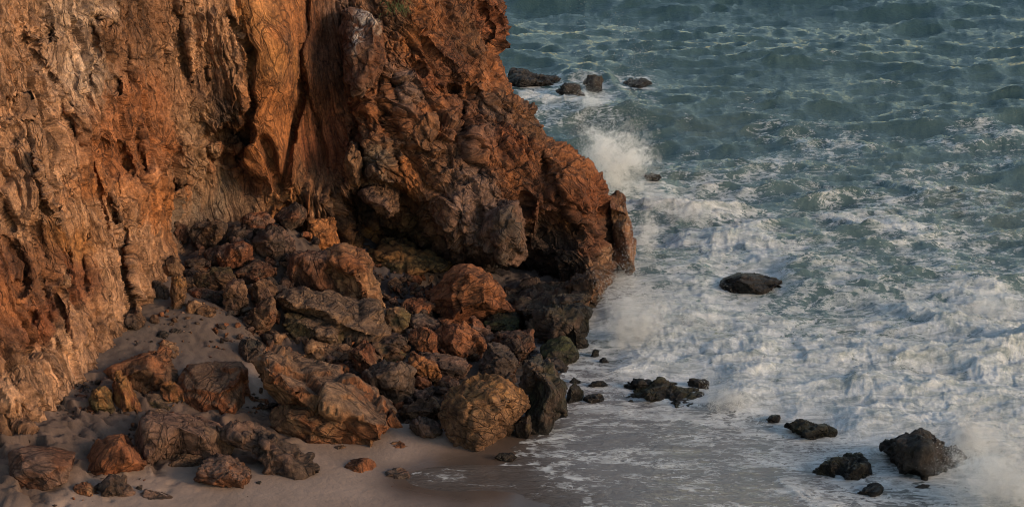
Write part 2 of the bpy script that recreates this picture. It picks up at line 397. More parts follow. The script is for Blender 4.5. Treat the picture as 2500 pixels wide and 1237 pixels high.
# ------------------------------------------------------------------ cliff
CC = [(-350, 1350, 37.2), (-350, 600, 38.5), (-350, -300, 40.5), (0, 1237, 38.8), (0, 1000, 39.7), (0, 600, 41), (0, 200, 42.2), (0, -300, 43.5),
      (60, 1050, 39.9), (100, 1000, 40.8), (170, 930, 41.9), (150, 600, 43), (150, 200, 44), (150, -300, 45), (300, 800, 44.3), (280, 500, 45.3), (280, 200, 46.2), (280, -300, 47.2),
      (400, 620, 47.6), (400, 450, 48.2), (420, 200, 48.8), (430, -300, 50), (470, 520, 50.3), (560, 540, 50.8), (560, 420, 51.0), (650, 500, 51), (500, 330, 49.8), (500, 150, 49.6), (500, -300, 50.8),
      (600, 150, 49.6), (620, 0, 49.8), (680, 200, 50), (690, 400, 50.4), (715, 100, 50.5), (620, -300, 51), (640, 300, 50.2),
      (765, 100, 52.6), (800, 250, 52.6), (780, 400, 52.2), (745, 300, 52.3), (850, 350, 52), (790, -50, 52.8), (790, -300, 53.8),
      (700, 490, 50.8), (780, 490, 51), (850, 520, 51.6), (880, 130, 52.6), (930, 300, 51.8), (920, 430, 51.2), (960, 100, 52.6), (960, -50, 53.4), (960, -300, 55),
      (1050, 100, 53), (1050, 300, 52.2), (1050, 450, 51.4), (1100, 550, 50.9), (1200, 550, 50.9), (1180, 620, 51.0), (870, 530, 52.4), (950, 570, 53.2), (1000, 605, 53), (890, 620, 52.0), (1050, 645, 52.3),
      (1300, 500, 51.6), (1280, 350, 52.6), (1200, 200, 53.6), (1180, 50, 54.4), (1180, -300, 56.5), (1380, 480, 52), (1450, 550, 52.4), (1400, 620, 51.7), (1350, 650, 52.2), (1290, 625, 52.6), (1450, 680, 51.4), (1470, 720, 51.2),
      (700, 680, 52.4), (900, 720, 52.8), (1100, 720, 52.8), (1300, 740, 52.8), (1490, 780, 51.6)]
# carved cracks / raised ribs: points, half-width px, depth m (positive = into the rock)
STROKES = [
 ([(742, -60), (748, 60), (735, 130), (733, 250), (715, 320), (700, 400), (690, 470)], 9, .75),
 ([(733, 190), (755, 250), (770, 290), (775, 330), (790, 380), (795, 420)], 5, .30),
 ([(590, 90), (610, 130), (606, 200), (612, 260), (600, 330), (585, 400)], 7, .5),
 ([(540, 25), (565, 45), (585, 80)], 5, .3),
 ([(965, 170), (962, 220), (972, 245), (955, 285), (950, 320), (965, 370), (978, 410)], 8, .65),
 ([(972, 245), (1000, 262), (1020, 270)], 4, .25),
 ([(870, 230), (882, 280), (868, 330), (885, 390), (880, 440)], 7, .5),
 ([(1100, 180), (1130, 300), (1140, 370), (1165, 410), (1175, 430)], 10, .45),
 ([(1330, 370), (1335, 430), (1360, 470), (1400, 540), (1420, 580)], 9, .45),
 ([(1170, 490), (1190, 560), (1200, 600)], 8, .30), ([(1200, 470), (1230, 520), (1270, 560), (1285, 610)], 8, .3),
 ([(1180, 10), (1200, 60), (1210, 120)], 8, .4), ([(1010, 40), (1080, 130), (1150, 190), (1220, 270)], 10, -.28),
 ([(150, 250), (180, 330), (215, 390), (240, 470), (262, 560)], 9, .45), ([(50, 60), (110, 160), (160, 230)], 7, .3),
 ([(215, 40), (232, 130), (215, 200), (212, 290)], 12, .4), ([(300, 20), (305, 130), (320, 220)], 10, .35), ([(430, 10), (440, 120), (465, 215)], 14, .4),
 ([(335, 300), (350, 420), (380, 520)], 9, .4), ([(80, 360), (120, 480), (170, 600)], 9, -.35), ([(255, 470), (300, 570), (310, 700), (330, 790)], 9, .45),
 ([(20, 590), (55, 640), (65, 700)], 14, .5), ([(90, 520), (105, 620), (110, 720), (125, 820)], 10, .4), ([(210, 560), (200, 640), (215, 720)], 9, .35),
 ([(465, 60), (470, 150), (465, 230)], 7, -.3), ([(140, 700), (160, 800), (190, 900)], 10, .35), ([(0, 480), (40, 560)], 10, .3),
 ([(820, 480), (870, 545), (950, 590), (1050, 625), (1160, 650), (1290, 655)], 24, .75),
 ([(640, 330), (665, 400), (690, 470)], 14, .55), ([(1050, 480), (1080, 560), (1110, 610)], 10, .25),
 ([(905, 480), (940, 525), (975, 510)], 8, -.3), ([(1290, 470), (1285, 560), (1290, 600)], 14, .45),
 ([(100, 1000), (60, 1060)], 30, -.4),
]
HOLES = [(560, 330, 60, 34, 1.0), (585, 300, 24, 34, .3), (570, 380, 34, 24, .5), (435, 452, 26, 10, .6), (288, 395, 34, 42, .5), (255, 360, 16, 18, .3), (318, 420, 16, 24, .3), (122, 78, 8, 18, .6), (20, 260, 26, 26, .3),
         (240, 45, 16, 14, .5), (268, 60, 8, 16, .5), (35, 330, 20, 22, .25), (90, 850, 44, 40, .4), (75, 780, 20, 30, .4), (620, 455, 40, 26, .25), (325, 780, 18, 24, .5), (505, 180, 10, 30, .4), (290, 210, 10, 20, .4), (1010, 165, 30, 22, .5), (1090, 230, 34, 24, .4),
         (1360, 560, 60, 40, .5), (880, 500, 40, 24, .8), (160, 640, 20, 30, .35), (45, 700, 24, 20, .4)]
BUMPS = [(925, 485, 48, 40, .75), (1120, 520, 50, 60, .45), (1225, 560, 50, 70, .6), (930, 400, 40, 40, .35), (995, 225, 28, 36, .35), (905, 350, 30, 40, .3), (850, 400, 30, 60, .35), (1390, 430, 45, 60, .4), (1070, 330, 60, 40, .35),
         (100, 420, 60, 180, .3), (330, 660, 40, 100, .35), (205, 250, 30, 110, .35), (55, 960, 80, 60, .5), (470, 370, 40, 50, .4), (1160, 350, 50, 40, .3)]
SIL = [(-300, 1190), (-60, 1212), (0, 1230), (45, 1236), (80, 1238), (105, 1233), (130, 1222), (150, 1232), (165, 1243), (200, 1248), (232, 1252), (240, 1268), (255, 1300), (265, 1308), (295, 1306), (305, 1328), (330, 1332), (352, 1346), (365, 1368), (385, 1400),
       (400, 1430), (420, 1455), (440, 1470), (460, 1478), (520, 1486), (600, 1496), (660, 1500), (700, 1480), (780, 1470)]
BOT = [(-350, 1400), (0, 1310), (130, 1100), (260, 960), (400, 800), (560, 700), (700, 680), (1000, 720), (1300, 740), (1500, 770)]
CLIFF_COL = [(-200, 200, 'mauve'), (30, 80, 'tan'), (60, 250, 'tan'), (200, 30, 'pale'), (215, 190, 'pale'), (130, 420, 'tan'), (30, 330, 'tan'), (280, 380, 'ginger'), (290, 100, 'brown'), (330, 250, 'ginger'),
   (380, 60, 'brown'), (380, 350, 'ginger'), (440, 100, 'tan'), (480, 320, 'greytan'), (500, 60, 'tan'), (560, 120, 'tan'), (60, 520, 'tan'), (200, 520, 'tan'), (215, 470, 'orange'), (180, 610, 'ochre'), (320, 560, 'tan'), (390, 520, 'orange'),
   (20, 650, 'redbrown'), (40, 740, 'ginger'), (170, 740, 'tan'), (190, 690, 'rust'), (260, 650, 'tan'), (300, 720, 'tan'), (110, 780, 'rust'), (60, 830, 'redbrown'), (80, 900, 'tan'), (60, 990, 'tan'), (170, 860, 'tan'), (30, 1100, 'brown'), (140, 940, 'tan'), (-200, 900, 'mauve'),
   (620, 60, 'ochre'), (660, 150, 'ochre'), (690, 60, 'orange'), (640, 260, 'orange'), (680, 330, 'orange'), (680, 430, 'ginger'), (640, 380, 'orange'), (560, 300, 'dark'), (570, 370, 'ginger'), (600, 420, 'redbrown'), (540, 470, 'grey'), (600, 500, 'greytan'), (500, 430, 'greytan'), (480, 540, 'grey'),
   (705, 490, 'ochre'), (730, 530, 'orange'), (780, 80, 'redbrown'), (800, 200, 'redbrown'), (780, 360, 'rust'), (830, 330, 'rust'), (750, 460, 'brown'), (850, 420, 'brown'), (770, 480, 'tan'), (860, 40, 'mauve'), (960, 40, 'brown'), (920, 20, 'brown'),
   (920, 250, 'ginger'), (900, 340, 'brown'), (940, 320, 'ginger'), (930, 400, 'grey'), (990, 230, 'mauve'), (1040, 90, 'ginger'), (1010, 90, 'orange'), (1100, 130, 'redbrown'), (1160, 80, 'brown'), (1210, 60, 'rust'), (1150, 200, 'ginger'), (1040, 200, 'rust'),
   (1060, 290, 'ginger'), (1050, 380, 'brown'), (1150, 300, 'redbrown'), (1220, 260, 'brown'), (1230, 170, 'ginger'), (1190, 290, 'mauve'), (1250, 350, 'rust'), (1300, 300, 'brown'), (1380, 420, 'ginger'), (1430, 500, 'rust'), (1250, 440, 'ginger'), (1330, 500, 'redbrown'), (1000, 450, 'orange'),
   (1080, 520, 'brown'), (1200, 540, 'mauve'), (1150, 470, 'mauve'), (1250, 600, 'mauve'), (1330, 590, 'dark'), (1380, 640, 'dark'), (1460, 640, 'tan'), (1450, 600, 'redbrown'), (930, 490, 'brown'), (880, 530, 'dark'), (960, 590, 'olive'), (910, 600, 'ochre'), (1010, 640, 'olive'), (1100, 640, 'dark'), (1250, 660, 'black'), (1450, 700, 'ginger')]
def build_cliff():
    nr, nc, nw = 520, 700, 24
    u = np.linspace(0, 1, nc); u = np.interp(u, [0, .08, .50, 1], [0, .16, .42, 1]); v = np.linspace(0, 1, nr)
    U, V = np.meshgrid(u, v)
    pb = np.interp(U*1850-350, *zip(*BOT)); py = -300 + V*(pb+300)
    xr = np.interp(py, *zip(*SIL)); px = -350 + U*(xr+350)
    Q = np.stack([px.ravel(), py.ravel()], -1)
    Yd = RBF([c[:2] for c in CC], [c[2] for c in CC], 25.)(Q).reshape(px.shape)
    base3 = at_Y(px, py, Yd).reshape(-1, 3)
    wx = px + 14*fbm(base3*.9, 3).reshape(px.shape); wy = py + 14*fbm(base3*.9+31, 3).reshape(px.shape)
    for line, hw, dep in STROKES:
        d, t, s = pdist(wx, wy, line)
        taper = np.minimum(1, np.minimum(t, 1-t)*6+.25)
        Yd = Yd + dep*taper*np.exp(-(d/hw)**2)
    for x, y, rx, ry, dep in HOLES:
        r = np.sqrt(((wx-x)/rx)**2+((wy-y)/ry)**2); Yd = Yd + dep*(1-sstep(.55, 1.25, r))
    for x, y, rx, ry, dep in BUMPS:
        r = np.sqrt(((wx-x)/rx)**2+((wy-y)/ry)**2); Yd = Yd - dep*(.6 if x > 750 else 1)*(1-sstep(.2, 1.15, r))
    # round the seaward edge, then wrap the mesh back behind it
    e = np.clip((xr-px)/70, 0, 1)
    Yd = Yd + 1.1*(1-np.sqrt(1-(1-e)**2))
    P = at_Y(px, py, Yd)
    k = np.arange(1, nw+1)/nw
    back = at_Y(px[:, -1:] - 45*k[None]**2, py[:, -1:] + 0*k[None], Yd[:, -1:] + 7.0*k[None])
    P = np.concatenate([P, back], 1); px = np.concatenate([px, np.repeat(px[:, -1:], nw, 1)], 1); py = np.concatenate([py, np.repeat(py[:, -1:], nw, 1)], 1)
    n = grid_normals(P)
    if n[nr//2, nc//2, 1] > 0: n = -n
    p = P.reshape(-1, 3); nn = n.reshape(-1, 3)
    fx, fy = px.ravel(), py.ravel()
    headw = sstep(700, 900, fx)
    # two rock fabrics: streaked (left wall) and dipping beds (headland)
    def fabric(ang, k):
        a = p[:, 0]*math.cos(ang) - p[:, 2]*math.sin(ang) ; b = p[:, 0]*math.sin(ang) + p[:, 2]*math.cos(ang)
        return np.stack([a, p[:, 1]*.8+a*.4, b*k], -1)       # long axis along b
    warp = np.stack([fbm(p*.5+5, 3), fbm(p*.5+15, 3), fbm(p*.5+25, 3)], -1)
    qa = fabric(math.radians(-12), .20)+.42*warp; qb = fabric(math.radians(-38), .55)+.55*warp
    q = qa*(1-headw[:, None]) + qb*headw[:, None]
    f1, b1, r1 = cells(q*(.75-.22*headw[:, None])+.2*warp+3); f2, b2, r2 = cells(q*np.array((2.0, 2.0, 1.7))+40); f3, b3, r3 = cells(p*3.3+.2*warp)
    smoothslab = np.exp(-((fx-672)/58)**4)*sstep(520, 380, fy) + np.exp(-((fx-785)/55)**4)*sstep(480, 400, fy)*.85 + np.exp(-(((fx-570)/90)**2+((fy-500)/50)**2))
    rough = 1-.85*np.clip(smoothslab*1.15, 0, 1)
    d = (.15+.85*rough)*(.18*fbm(q*.55, 3, .5, 2) + (.05+.05*headw)*fbm(q*1.5+9, 4, .55, 2))
    d += rough*(1-headw)*(.025*fbm(q*np.array((4.2, 4.2, 2.2))+19, 4, .6, 2) + .095*cells(q*np.array((3.4, 3.4, 1.9)))[0] + .04*cells(p*np.array((7, 7, 2.6)))[0])
    d += rough*headw*(.02*fbm(q*3.4+29, 5, .62, 2) + .05*cells(p*np.array((5.5, 5.5, 5.5)))[0])
    d += rough*((.22+.10*headw)*f1 + (.15-.02*headw)*f2 + (.055+.035*headw)*f3)
    d -= rough*headw*.10*(1-sstep(0, .07, b2))*sstep(.3, .7, r1)
    d -= rough*.10*(1-sstep(0, .12, b1))
    d += rough*((.05-.02*headw)*fbm(p*3.0, 4, .6, 1) + .10*fbm(p*1.1, 3, .5, 1)*headw)
    d += .022*fbm(p*8, 3, .6)
    # small pits (tafoni) in the left wall and crags on the headland
    pit = fbm(q*2.6+70, 3, .5); d -= rough*.07*sstep(.18, .42, pit)
    d *= 1 - .0*headw
    p2 = p + nn*d[:, None]
    # colours
    cc = np.array([PALN[c[2]] for c in CLIFF_COL]); cp2 = np.array([c[:2] for c in CLIFF_COL], float)
    jx = fx + 55*fbm(q*1.1+50, 4, .6) + 25*f2; jy = fy + 90*fbm(q*1.1+60, 4, .6) + 30*f1
    col = np.zeros((len(p), 3))
    for s in range(0, len(p), 50000):
        dd = ((jx[s:s+50000, None]-cp2[:, 0])**2+(jy[s:s+50000, None]-cp2[:, 1])**2+200)
        w = 1/dd**2.0; w /= w.sum(1, keepdims=True); col[s:s+50000] = w @ cc
    st = fbm(q*np.array((2.2, 2.2, 1.0))+80, 5, .62)
    tone = 1+.8*st[:, None] + .25*(r2[:, None]-.5)
    col = col*tone
    gm = sstep(.16, .55, fbm(q*np.array((1.7, 1.7, .8))+120, 5, .65))[:, None]*.55     # grey-violet weathering
    col = col*(1-gm) + gm*PALN['mauve']*1.05
    om = sstep(.18, .55, fbm(q*1.6+160, 5, .65))[:, None]*.5                                # iron staining
    col = col*(1-om) + om*(PALN['ochre']*.45+PALN['orange']*.55)
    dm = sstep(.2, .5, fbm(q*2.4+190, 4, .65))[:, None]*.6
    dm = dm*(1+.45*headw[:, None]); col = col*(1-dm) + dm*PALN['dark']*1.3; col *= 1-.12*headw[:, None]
    zz = p2[:, 2] + .35*fbm(p*1.2+7, 3)
    wetm = (1-sstep(.45, 1.3, zz))*sstep(1000, 1250, fx)
    col = col*(1-.7*wetm[:, None]); col = np.clip(col, .012, .75)
    # parts along the natural breaks
    F = grid_faces(nr, nc+nw)
    cxf = fx[F].mean(1); cyf = fy[F].mean(1)
    wob = 8*fbm(p[F[:, 0]]*2, 2)
    slabp = [(585, -310), (590, 60), (606, 130), (606, 200), (608, 280), (640, 330), (690, 470), (700, 400), (716, 320), (733, 250), (735, 130), (748, 60), (742, -310)]
    alcp = [(402, 560), (430, 440), (470, 390), (500, 300), (606, 270), (640, 330), (690, 470), (690, 800), (380, 830), (392, 620)]
    recp = [(742, -310), (748, 60), (735, 130), (733, 250), (716, 320), (700, 400), (690, 470), (690, 560), (800, 520), (840, 480), (880, 440), (885, 390), (868, 330), (880, 280), (840, 180), (840, -310)]
    pid = np.where(cxf+wob < 600, 0, 3)
    pid[inpoly(cxf+wob, cyf, recp)] = 2; pid[inpoly(cxf+wob, cyf, alcp)] = 4; pid[inpoly(cxf+wob, cyf, slabp)] = 1
    G = grid_normals(p2.reshape(nr, nc+nw, 3)).reshape(-1, 3)
    if G[(nr//2)*(nc+nw)+nc//2, 1] > 0: G = -G
    root = bpy.data.objects.new('cliff', None); root.location = (-8, 50, 0)
    link(root, kind='structure', label='rugged orange brown sea cliff with a headland running out into the surf', category='cliff')
    for i, (nm, lb) in enumerate([('rock_wall', 'tan and violet streaked rock wall'), ('ochre_slab', 'smooth ochre orange slab'), ('recessed_wall', 'dark red recessed rock face'), ('headland', 'craggy brown headland'), ('alcove_face', 'smooth grey tan rock face above the rock pile')]):
        f = F[pid == i]; idx, inv = np.unique(f, return_inverse=True)
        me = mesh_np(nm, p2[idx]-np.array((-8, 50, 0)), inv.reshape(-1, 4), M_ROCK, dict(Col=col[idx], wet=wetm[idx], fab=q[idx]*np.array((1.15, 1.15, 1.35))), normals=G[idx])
        link(bpy.data.objects.new(nm, me), root, label=lb)
    return root
cliff = build_cliff()

# ------------------------------------------------------------------ rocks
REG = dict(a=(0, 0, 2.474), b=(600, 0, 2.474), c=(1200, 0, 2.474), d=(0, 450, 2.474), e=(350, 450, 2.474), f=(850, 400, 2.249), g=(0, 780, 2.707), h=(560, 780, 2.707),
           i=(1200, 780, 2.707), j=(1800, 780, 2.707), k=(1350, 280, 2.474), F=(0, 0, 1.0))
DG = None
def remesh(co, faces, vox):
    me = bpy.data.meshes.new('tmp'); me.from_pydata([tuple(c) for c in co], [], faces); me.update()
    o = bpy.data.objects.new('tmp', me); COL.objects.link(o)
    md = o.modifiers.new('r', 'REMESH'); md.mode = 'VOXEL'; md.voxel_size = vox
    bpy.context.view_layer.update()
    ev = o.evaluated_get(bpy.context.evaluated_depsgraph_get()); m2 = ev.to_mesh()
    n = len(m2.vertices); c = np.empty(n*3, np.float32); m2.vertices.foreach_get('co', c)
    F = np.empty(len(m2.polygons)*4, np.int32); m2.loops.foreach_get('vertex_index', F)
    ev.to_mesh_clear(); bpy.data.objects.remove(o); bpy.data.meshes.remove(me)
    return c.reshape(-1, 3).astype(np.float64), F.reshape(-1, 4)
def vnormals(co, F):
    n = np.cross(co[F[:, 2]]-co[F[:, 0]], co[F[:, 3]]-co[F[:, 1]]); vn = np.zeros_like(co)
    for k in range(4): np.add.at(vn, F[:, k], n)
    return vn/(np.linalg.norm(vn, axis=1, keepdims=True)+1e-9)
def smooth(co, F, it=1, w=.5):
    e = np.concatenate([F[:, [0, 1]], F[:, [1, 2]], F[:, [2, 3]], F[:, [3, 0]]])
    cnt = np.bincount(np.concatenate([e[:, 0], e[:, 1]]), minlength=len(co)).astype(float)[:, None]
    for _ in range(it):
        s = np.zeros_like(co); np.add.at(s, e[:, 0], co[e[:, 1]]); np.add.at(s, e[:, 1], co[e[:, 0]])
        co = co*(1-w) + w*s/np.maximum(cnt, 1)
    return co
ROCKN = [0]; SEA_ROCKS = []
def rock(name, label, reg, poly, c1='brown', c2=None, ridges=None, T=None, Y=None, dY=0, rough=1.0, wet=0.0, algae=0.0, top=None, stain=None, parent=None, cat='boulder', group=None, vox=None, sea=False, lean=1.0, cuts=15):
    """a rock from its outline (pixels of region reg), standing where its foot meets the ground, with real thickness behind it"""
    ROCKN[0] += 1; seed = ROCKN[0]; rs = np.random.RandomState(seed*13+5)
    ox, oy, s = REG[reg]
    P = [(ox+q[0]/s, oy+q[1]/s) + ((q[2],) if len(q) > 2 else (None,)) for q in poly]
    xs = np.array([q[0] for q in P]); ys = np.array([q[1] for q in P])
    if name == 'boulder':                                # outlines are partly hidden by their neighbours
        mx_, my_ = xs.mean(), ys.mean(); P = [(mx_+(q[0]-mx_)*1.07, my_+(q[1]-my_)*1.06, q[2]) for q in P]
        xs = np.array([q[0] for q in P]); ys = np.array([q[1] for q in P])
    pyb, pyt = ys.max(), ys.min(); bx = xs[ys > pyb-.25*(pyb-pyt)].mean()
    if Y is None: Y = hit_ground(bx, pyb-3, -.05) 
    Y += dY
    mpp = Y/4600.
    w, h = (xs.max()-xs.min())*mpp, (pyb-pyt)*mpp
    if T is None: T = .8*min(w, 1.5*h)
    def depth(q):
        if q[2] is not None:
            return float(at_z(q[0], q[1], q[2])[1])
        hh = (pyb-q[1])/max(pyb-pyt, 1)
        return Y + T*(.10+.55*hh*lean) + rs.uniform(-.05, .05)*T
    # densify the outline with a slight wobble
    out = []
    for k in range(len(P)):
        a, b = P[k], P[(k+1) % len(P)]
        out.append(a)
        if math.hypot(b[0]-a[0], b[1]-a[1])*mpp > .5 and a[2] is None and b[2] is None:
            t = rs.uniform(.35, .65); o = rs.uniform(-.03, .05)*min(w, h)/mpp
            nx, ny = (b[1]-a[1]), -(b[0]-a[0]); L = math.hypot(nx, ny)
            out.append((a[0]+(b[0]-a[0])*t+nx/L*o*.6, a[1]+(b[1]-a[1])*t+ny/L*o*.6, None))
    P = out; n = len(P)
    if ridges is None:
        cx, cy = np.mean([q[0] for q in P]), np.mean([q[1] for q in P])
        W2, H2 = xs.max()-xs.min(), pyb-pyt
        ridges_px = [(cx-.20*W2+rs.uniform(-.06, .06)*W2, cy-.12*H2+rs.uniform(-.12, .08)*H2, .02), (cx+.18*W2+rs.uniform(-.06, .06)*W2, cy-.08*H2+rs.uniform(-.12, .12)*H2, -.05), (cx+rs.uniform(-.12, .12)*W2, cy+.2*H2, -.12)]
    else:
        ridges_px = [(ox+q[0]/s, oy+q[1]/s, q[2]) for q in ridges]
    v2 = [Vector((q[0], -q[1])) for q in P] + [Vector((q[0], -q[1])) for q in ridges_px]
    dep = [depth(q) for q in P] + [Y + q[2]*T for q in ridges_px]
    area = sum(P[k][0]*P[(k+1) % n][1]-P[(k+1) % n][0]*P[k][1] for k in range(n))
    face = list(range(n)) if area < 0 else list(range(n))[::-1]
    rv, re, rf, ov, oe, of = geometry.delaunay_2d_cdt(v2, [], [face], 2, 1e-3)
    D = []
    for k, vv in enumerate(rv):
        if ov[k]: D.append(dep[ov[k][0]])
        else: D.append(Y)
    vx = np.array([q.x for q in rv]); vy = np.array([-q.y for q in rv]); D = np.array(D)
    front = at_Y(vx, vy, D)
    bury = (.12 if not sea else .35)*min(1, h); low = sstep(.22, .0, (pyb-vy)/max(pyb-pyt, 1)); front[:, 2] -= low*bury
    cx, cy = vx.mean(), vy.mean()
    back = at_Y(cx+(vx-cx)*.8, cy+(vy-cy)*.8, np.full(len(vx), Y+T*1.05))
    back[:, 2] = front[:, 2]*.85+front[:, 2].mean()*.15 - .15*T
    back[:, 0] = front[:, 0]*.8 + front[:, 0].mean()*.2
    back[:, 1] = np.maximum(back[:, 1], D+.25*T)
    nf = len(vx)
    co = np.concatenate([front, back])
    fr = [tuple(f) for f in rf]
    cnt = {}
    for f in fr:
        for k in range(len(f)):
            e = (f[k], f[(k+1) % len(f)]); cnt[e] = 1
    faces = list(fr) + [tuple(nf+i for i in reversed(f)) for f in fr]
    for (a, b) in cnt:
        if (b, a) not in cnt: faces.append((b, a, nf+a, nf+b))
    size = math.sqrt(w*h)
    vx_ = vox or min(max(size/34, .028), .06)
    co, F = remesh(co, faces, vx_)
    ctr = co.mean(0); half = .5*(co.max(0)-co.min(0))
    for _ in range(min(cuts, 6) if ridges else cuts):                                # flat fracture faces
        v = rs.normal(size=3); v /= np.linalg.norm(v)
        t = (co-ctr)@v; lim = np.quantile(t, rs.uniform(.83, .96))
        co = co - np.maximum(t-lim, 0)[:, None]*v[None]*.93
    co = smooth(co, F, 1, .5)
    nn = vnormals(co, F)
    off = np.array((seed*3.7 % 50, seed*1.9 % 50, seed*5.3 % 50)); p = co + off
    k = 1/max(size, .35)
    f1, b1, r1 = cells(p*k*2.1); f2, b2, r2 = cells(p*k*5.5+11)
    d = rough*size*(.085*f1 + .042*f2 + (.012*fbm(p*k*1.4, 3) + .010*fbm(p*k*3.5+3, 4, .6, 1))*(1 if cuts else 3))
    d += rough*(.022*fbm(p*6, 3, .6, 1) + .014*fbm(p*16, 2) + .03*fbm(p*3.2+8, 4, .6, 2))
    d -= rough*size*.03*(1-sstep(0, .09, b1))
    d = np.clip(d, -.22*size, .16*size)
    co = co + nn*d[:, None]
    for _ in range(2):                                   # keep the traced size: noise and smoothing eat into it
        ax, ay = pix(co); cz = co[:, 2].max(); ctr = np.array((np.median(co[:, 0]), co[:, 1].mean(), 0))
        sx = (xs.max()-xs.min())/(ax.max()-ax.min()); pyq = pyb+bury/mpp*.95; sy = (pyq-pyt)/(ay.max()-ay.min())
        co = (co-co.mean(0))*np.array((sx, .5*(sx+sy), sy)) + co.mean(0)
        ax, ay = pix(co)
        co[:, 0] += ((xs.max()+xs.min())-(ax.max()+ax.min()))/2*mpp; co[:, 2] += ((ay.max()+ay.min())-(pyq+pyt))/2*mpp
    if sea: co[:, 2] += .13; co[:, 0] = (co[:, 0]-co[:, 0].mean())*1.06+co[:, 0].mean()
    nn = vnormals(co, F)
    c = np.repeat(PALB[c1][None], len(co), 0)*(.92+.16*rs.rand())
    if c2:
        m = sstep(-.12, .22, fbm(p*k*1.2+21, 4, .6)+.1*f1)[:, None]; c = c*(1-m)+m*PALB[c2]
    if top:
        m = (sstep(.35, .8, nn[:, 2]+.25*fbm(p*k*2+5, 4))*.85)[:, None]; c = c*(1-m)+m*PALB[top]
    c = c*(1+.42*fbm(p*k*2.4+40, 5, .65)[:, None]+.22*(r2[:, None]-.5))
    m = (sstep(.15, .5, fbm(p*2.2+60, 4, .65))*.5)[:, None]; c = c*(1-m)+m*PALN['dark']
    if stain:
        m = stain(co, p)[:, None]; c = c*(1-m)+m*PALN['white']
    gz = np.maximum(np.minimum(co[:, 2], 9), -1)
    wl = 1-sstep(.05, .45, gz+.2*fbm(p*1.6, 3)) if sea or wet else np.zeros(len(co))
    wv = np.clip(np.maximum(wet*(.55+.45*wl), wl*(1 if sea else wet)), 0, 1)
    c = c*(1-.55*wl[:, None]*(1 if sea or wet else 0))
    if sea: c = .6*(c*.5+.5*c.mean(1, keepdims=True))
    if algae:
        m = (algae*sstep(.0, .35, fbm(p*1.9+77, 4, .6)+.25*nn[:, 2]))[:, None]; c = c*(1-m)+m*PALN['green']
    c = np.clip(c, .01, .75)
    base = np.array((co[:, 0].mean(), co[:, 1].mean(), co[:, 2].min()))
    if parent is not None: org = np.array(parent.location)
    else: org = base
    bd = rs.normal(size=3); bd[1] *= .3; bd /= np.linalg.norm(bd)
    fab = p - .6*bd[None]*(p@bd)[:, None]
    me = mesh_np(name, co-org, F, M_ROCK, dict(Col=c, wet=wv, fab=fab))
    if sea: SEA_ROCKS.append((co[:, 0].mean(), co[:, 1].min(), co[:, 1].max(), .5*(co[:, 0].max()-co[:, 0].min())))
    o = bpy.data.objects.new(name, me)
    if parent is None:
        o.location = base; link(o, label=label, category=cat)
        if group: o['group'] = group
    else: link(o, parent, label=label)
    return o
# --- blocks that belong to the cliff
def droppings(co, p):
    qx, qy = pix(co)
    d, t, s = pdist(qx, qy, [(892, 25), (880, 60), (870, 100), (865, 130)])
    d2, t2, s2 = pdist(qx, qy, [(885, 35), (915, 50), (925, 75)])
    m = np.maximum(np.exp(-(d/(20-12*t))**2), .7*np.exp(-(d2/10)**2))
    q = p*np.array((9, 9, 3)); return np.clip(m*sstep(-.15, .25, fbm(q, 4, .65)+.25*(1-t)-.1)*1.1, 0, .9)
rock('rock_pillar', 'violet brown rock pillar streaked with white droppings', 'b', [(560, 230), (570, 120), (640, 60), (720, 40), (800, 90), (850, 200), (865, 330), (860, 440), (800, 530), (715, 580), (650, 550), (610, 470), (580, 370)], 'redbrown', 'mauve', Y=51.35, T=2.6, stain=droppings, parent=cliff, ridges=[(620, 160, .05), (760, 160, -.02), (800, 330, -.02), (700, 480, -.05), (640, 380, .05)], rough=1.0, cuts=4)
rock('rock_knob', 'grey rounded knob wedged in the crack', 'b', [(905, 440), (940, 440), (1000, 490), (1050, 570), (1020, 630), (960, 620), (920, 590), (900, 510)], 'mauve', 'grey', Y=52.0, T=1.0, parent=cliff)
rock('overhanging_block', 'blunt brown block hanging over the dark cave', 'f', [(50, 140), (120, 95), (230, 90), (285, 150), (280, 240), (205, 280), (130, 240), (70, 180)], 'brown', 'mauve', Y=50.5, T=2.2, parent=cliff, rough=1.1)
rock('grey_block', 'grey block above the overhang', 'f', [(85, 50), (100, -20), (180, -40), (260, 0), (290, 60), (260, 95), (140, 100), (90, 85)], 'grey', 'brown', Y=51.0, T=1.6, parent=cliff, rough=1.1)
rock('tongue_block', 'knobbly tan tongue of rock', 'b', [(600, 880), (640, 850), (700, 880), (710, 1000), (690, 1080), (640, 1130), (600, 1050), (580, 960)], 'tan', 'brown', Y=51.0, T=.9, parent=cliff)
rock('outer_block', 'dark red upright block at the tip of the headland', 'k', [(320, 475), (345, 455), (400, 468), (430, 490), (450, 540), (470, 640), (490, 720), (505, 800), (500, 920), (460, 950), (420, 900), (370, 870), (345, 700), (325, 560)], 'redbrown', 'tan', Y=52.6, T=1.8, parent=cliff, wet=.3, rough=.7, ridges=[(400, 560, .02), (420, 720, 0), (440, 860, 0)])
rock('cave_floor_rock', 'ochre brown lump on the cave floor', 'f', [(70, 470), (180, 400), (300, 430), (420, 520), (560, 560), (590, 610), (480, 620), (330, 600), (150, 600), (80, 560)], 'olive', 'ochre', Y=50.7, T=2.2, parent=cliff, rough=1.2)
rock('stepped_lobe', 'violet grey lobe low on the headland', 'f', [(690, 250), (740, 190), (820, 180), (900, 250), (950, 340), (960, 430), (990, 520), (900, 545), (800, 500), (740, 420), (740, 330)], 'mauve', 'slate', Y=50.5, T=1.8, parent=cliff, rough=1.1)

B = 'boulder'
